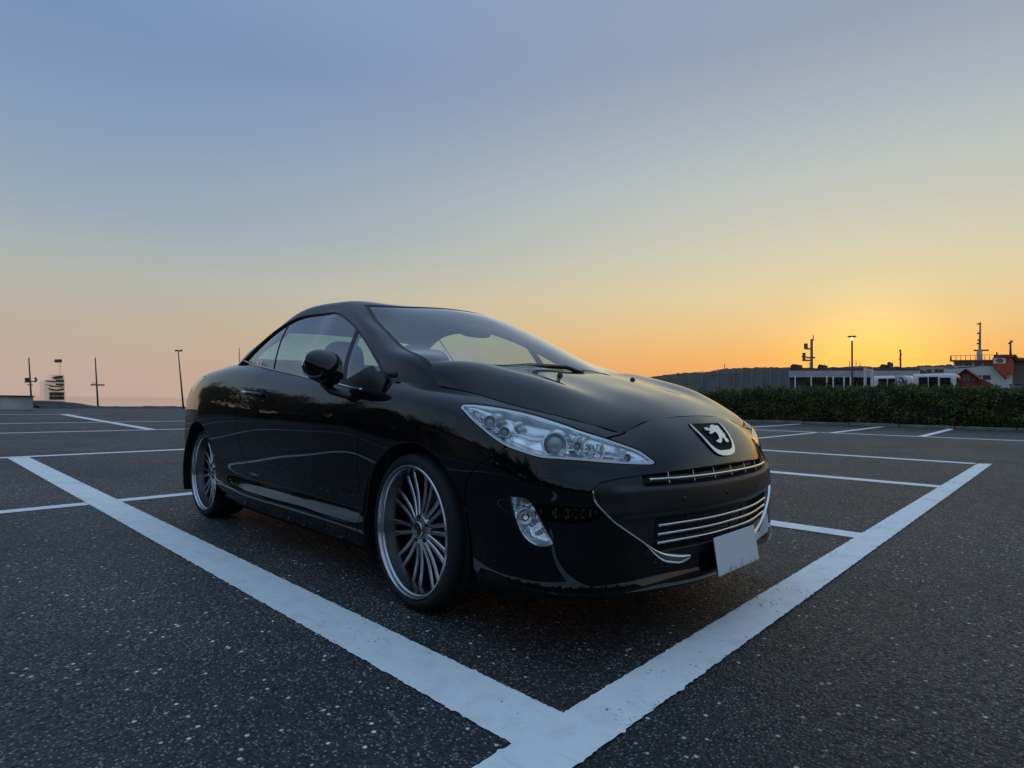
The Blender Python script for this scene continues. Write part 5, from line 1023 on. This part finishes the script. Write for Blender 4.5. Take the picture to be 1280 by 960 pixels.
def wheel(cx, s, w_c, steer):
    """local z is the axle, pointing outwards"""
    Wm = MB().lathe([(.2755, .106), (.2765, .112), (.273, .1165), (.267, .1165), (.2635, .111), (.262, .100), (.2585, .097), (.2565, .092)], (0, 0, 0), (0, 0, 1), 96).build('wheel', lipm, car, auto=.7)
    Wm.location = (cx, s * w_c, .325)
    Wm.rotation_euler = (Matrix.Rotation(steer, 3, 'Z') @ Matrix.Rotation(R_(90) if s < 0 else R_(-90), 3, 'X')).to_euler()
    MB().lathe([(.274, .100), (.279, .113), (.286, .117), (.300, .116), (.312, .109), (.320, .096), (.3235, .075), (.325, .04), (.3255, .0), (.325, -.04), (.3235, -.075), (.318, -.1), (.30, -.115), (.28, -.112), (.274, -.10)], (0, 0, 0), (0, 0, 1), 96).build('tyre', tyre_m, Wm, auto=.6)
    for zz in (-.05, -.018, .018, .05): MB().lathe([(.3262, zz - .004), (.3262, zz + .004)], (0, 0, 0), (0, 0, 1), 72).build('tread_groove', void, Wm)
    for k in range(10):
        o = bpy.data.objects.new('spoke', SP); COL.objects.link(o); o.parent = Wm; o.rotation_euler = (0, 0, R_(36 * k + 8))
    MB().lathe([(.2565, .0925), (.253, .070), (.2445, .045), (.2425, .030), (.238, -.09), (.27, -.105), (.277, -.11)], (0, 0, 0), (0, 0, 1), 96).build('rim_barrel', mat('rim_barrel', (.20, .20, .205), .28, metal=1), Wm, auto=.7)
    MB().lathe([(.24, -.085), (.12, -.088), (.03, -.088)], (0, 0, 0), (0, 0, 1), 48).build('barrel_back', void, Wm)
    MB().lathe([(.070, .030), (.068, .052), (.058, .064), (.040, .066), (.036, .060), (.0005, .058)], (0, 0, 0), (0, 0, 1), 48).build('hub', alloy, Wm, auto=.6)
    MB().lathe([(.035, .059), (.034, .072), (.030, .076), (.0005, .078)], (0, 0, 0), (0, 0, 1), 36).build('hub_cap', mat('cap_black', (.012, .012, .013), .2, coat=1), Wm, auto=.6)
    MB().lathe([(.036, .066), (.036, .074), (.033, .077), (.031, .0765)], (0, 0, 0), (0, 0, 1), 36).build('cap_ring', satin, Wm, True)
    for k in range(5):
        g = R_(72 * k + 26); MB().lathe([(.011, .040), (.010, .0675), (.006, .0685), (.0005, .065)], (.053 * math.cos(g), .053 * math.sin(g), 0), (0, 0, 1), 10).build('lug_nut', alloyd, Wm)
    MB().lathe([(.150, -.01), (.150, .0), (.09, .0), (.09, -.01)], (0, 0, 0), (0, 0, 1), 48).build('brake_disc', mat('disc_iron', (.11, .105, .10), .4, metal=.8), Wm, auto=.6)
    cal = MB()
    for i in range(9):
        g = R_(140 + 8 * i)
        if i < 8:
            g2 = R_(148 + 8 * i); vv = [(r * math.cos(a), r * math.sin(a), z_) for z_ in (-.04, .014) for a in (g, g2) for r in (.105, .165)]
            cal.add(vv, [(0, 1, 3, 2), (4, 6, 7, 5), (0, 4, 5, 1), (2, 3, 7, 6), (0, 2, 6, 4), (1, 5, 7, 3)])
    cal.build('brake_caliper', mat('caliper_grey', (.10, .10, .10), .5, metal=.4), Wm)
    return Wm
wheel(0, -1, .764, R_(-4.5)); wheel(0, 1, .764, R_(-4.5)); wheel(-2.605, -1, .735, 0); wheel(-2.605, 1, .735, 0)

# ------------------------------------------------------------------ interior
def blob(name, c, r, p, m_, parent, rot=0):
    me = bpy.data.meshes.new(name); b = bmesh.new(); bmesh.ops.create_uvsphere(b, u_segments=24, v_segments=16, radius=1)
    for v in b.verts: v.co = [math.copysign(abs(t) ** p, t) * r[i] for i, t in enumerate(v.co)]
    b.to_mesh(me); b.free(); o = link_mesh(name, me, m_, parent, True); o.location = c; o.rotation_euler = (0, rot, 0); return o
for s in SIDES:
    for (x, top_, nm) in ((-1.28, 1.23, 'front_seat'), (-2.02, 1.12, 'rear_seat')):
        st = empty(nm, (x, s * (.37 if nm == 'front_seat' else .33), .35), 0, car)
        blob('cushion', (.22, 0, .14), (.30, .24, .10), .6, leather, st)
        blob('backrest', (-.10, 0, .42), (.10, .245, .34), .62, leather, st, R_(-17)); blob('headrest', (-.20, 0, top_ - .35 - .10), (.07, .135, .12), .7, leather, st, R_(-12))
blob('dashboard', (-.42, 0, .84), (.42, .74, .135), .55, mat('dash_vinyl', (.016, .016, .017), .7), car)
swm = MB(); swp = [(.185 * math.cos(2 * math.pi * k / 32), .185 * math.sin(2 * math.pi * k / 32), 0) for k in range(33)]
sw = swm.tube(swp, .015, 8, caps=False).tube([(-.17, 0, 0), (.17, 0, 0)], .018, 6).tube([(0, 0, 0), (0, -.17, 0)], .018, 6).build('steering_wheel', leather, car, True); sw.location = (-.82, -.37, .93); sw.rotation_euler = (0, R_(-62), 0)
blob('rear_view_mirror', (-.60, 0, 1.285), (.018, .12, .035), .6, plastic, car)
MB().tube([(-.545, 0, 1.345), (-.59, 0, 1.29)], .010, 6).build('mirror_stem', plastic, car)
for s in SIDES: blob('door_trim', (-1.1, s * .80, .72), (.85, .03, .21), .35, mat('dash_vinyl'), car)
MB().box((-2.55, -.70, .30), (-2.2, .70, 1.07)).build('rear_bulkhead', void, car)
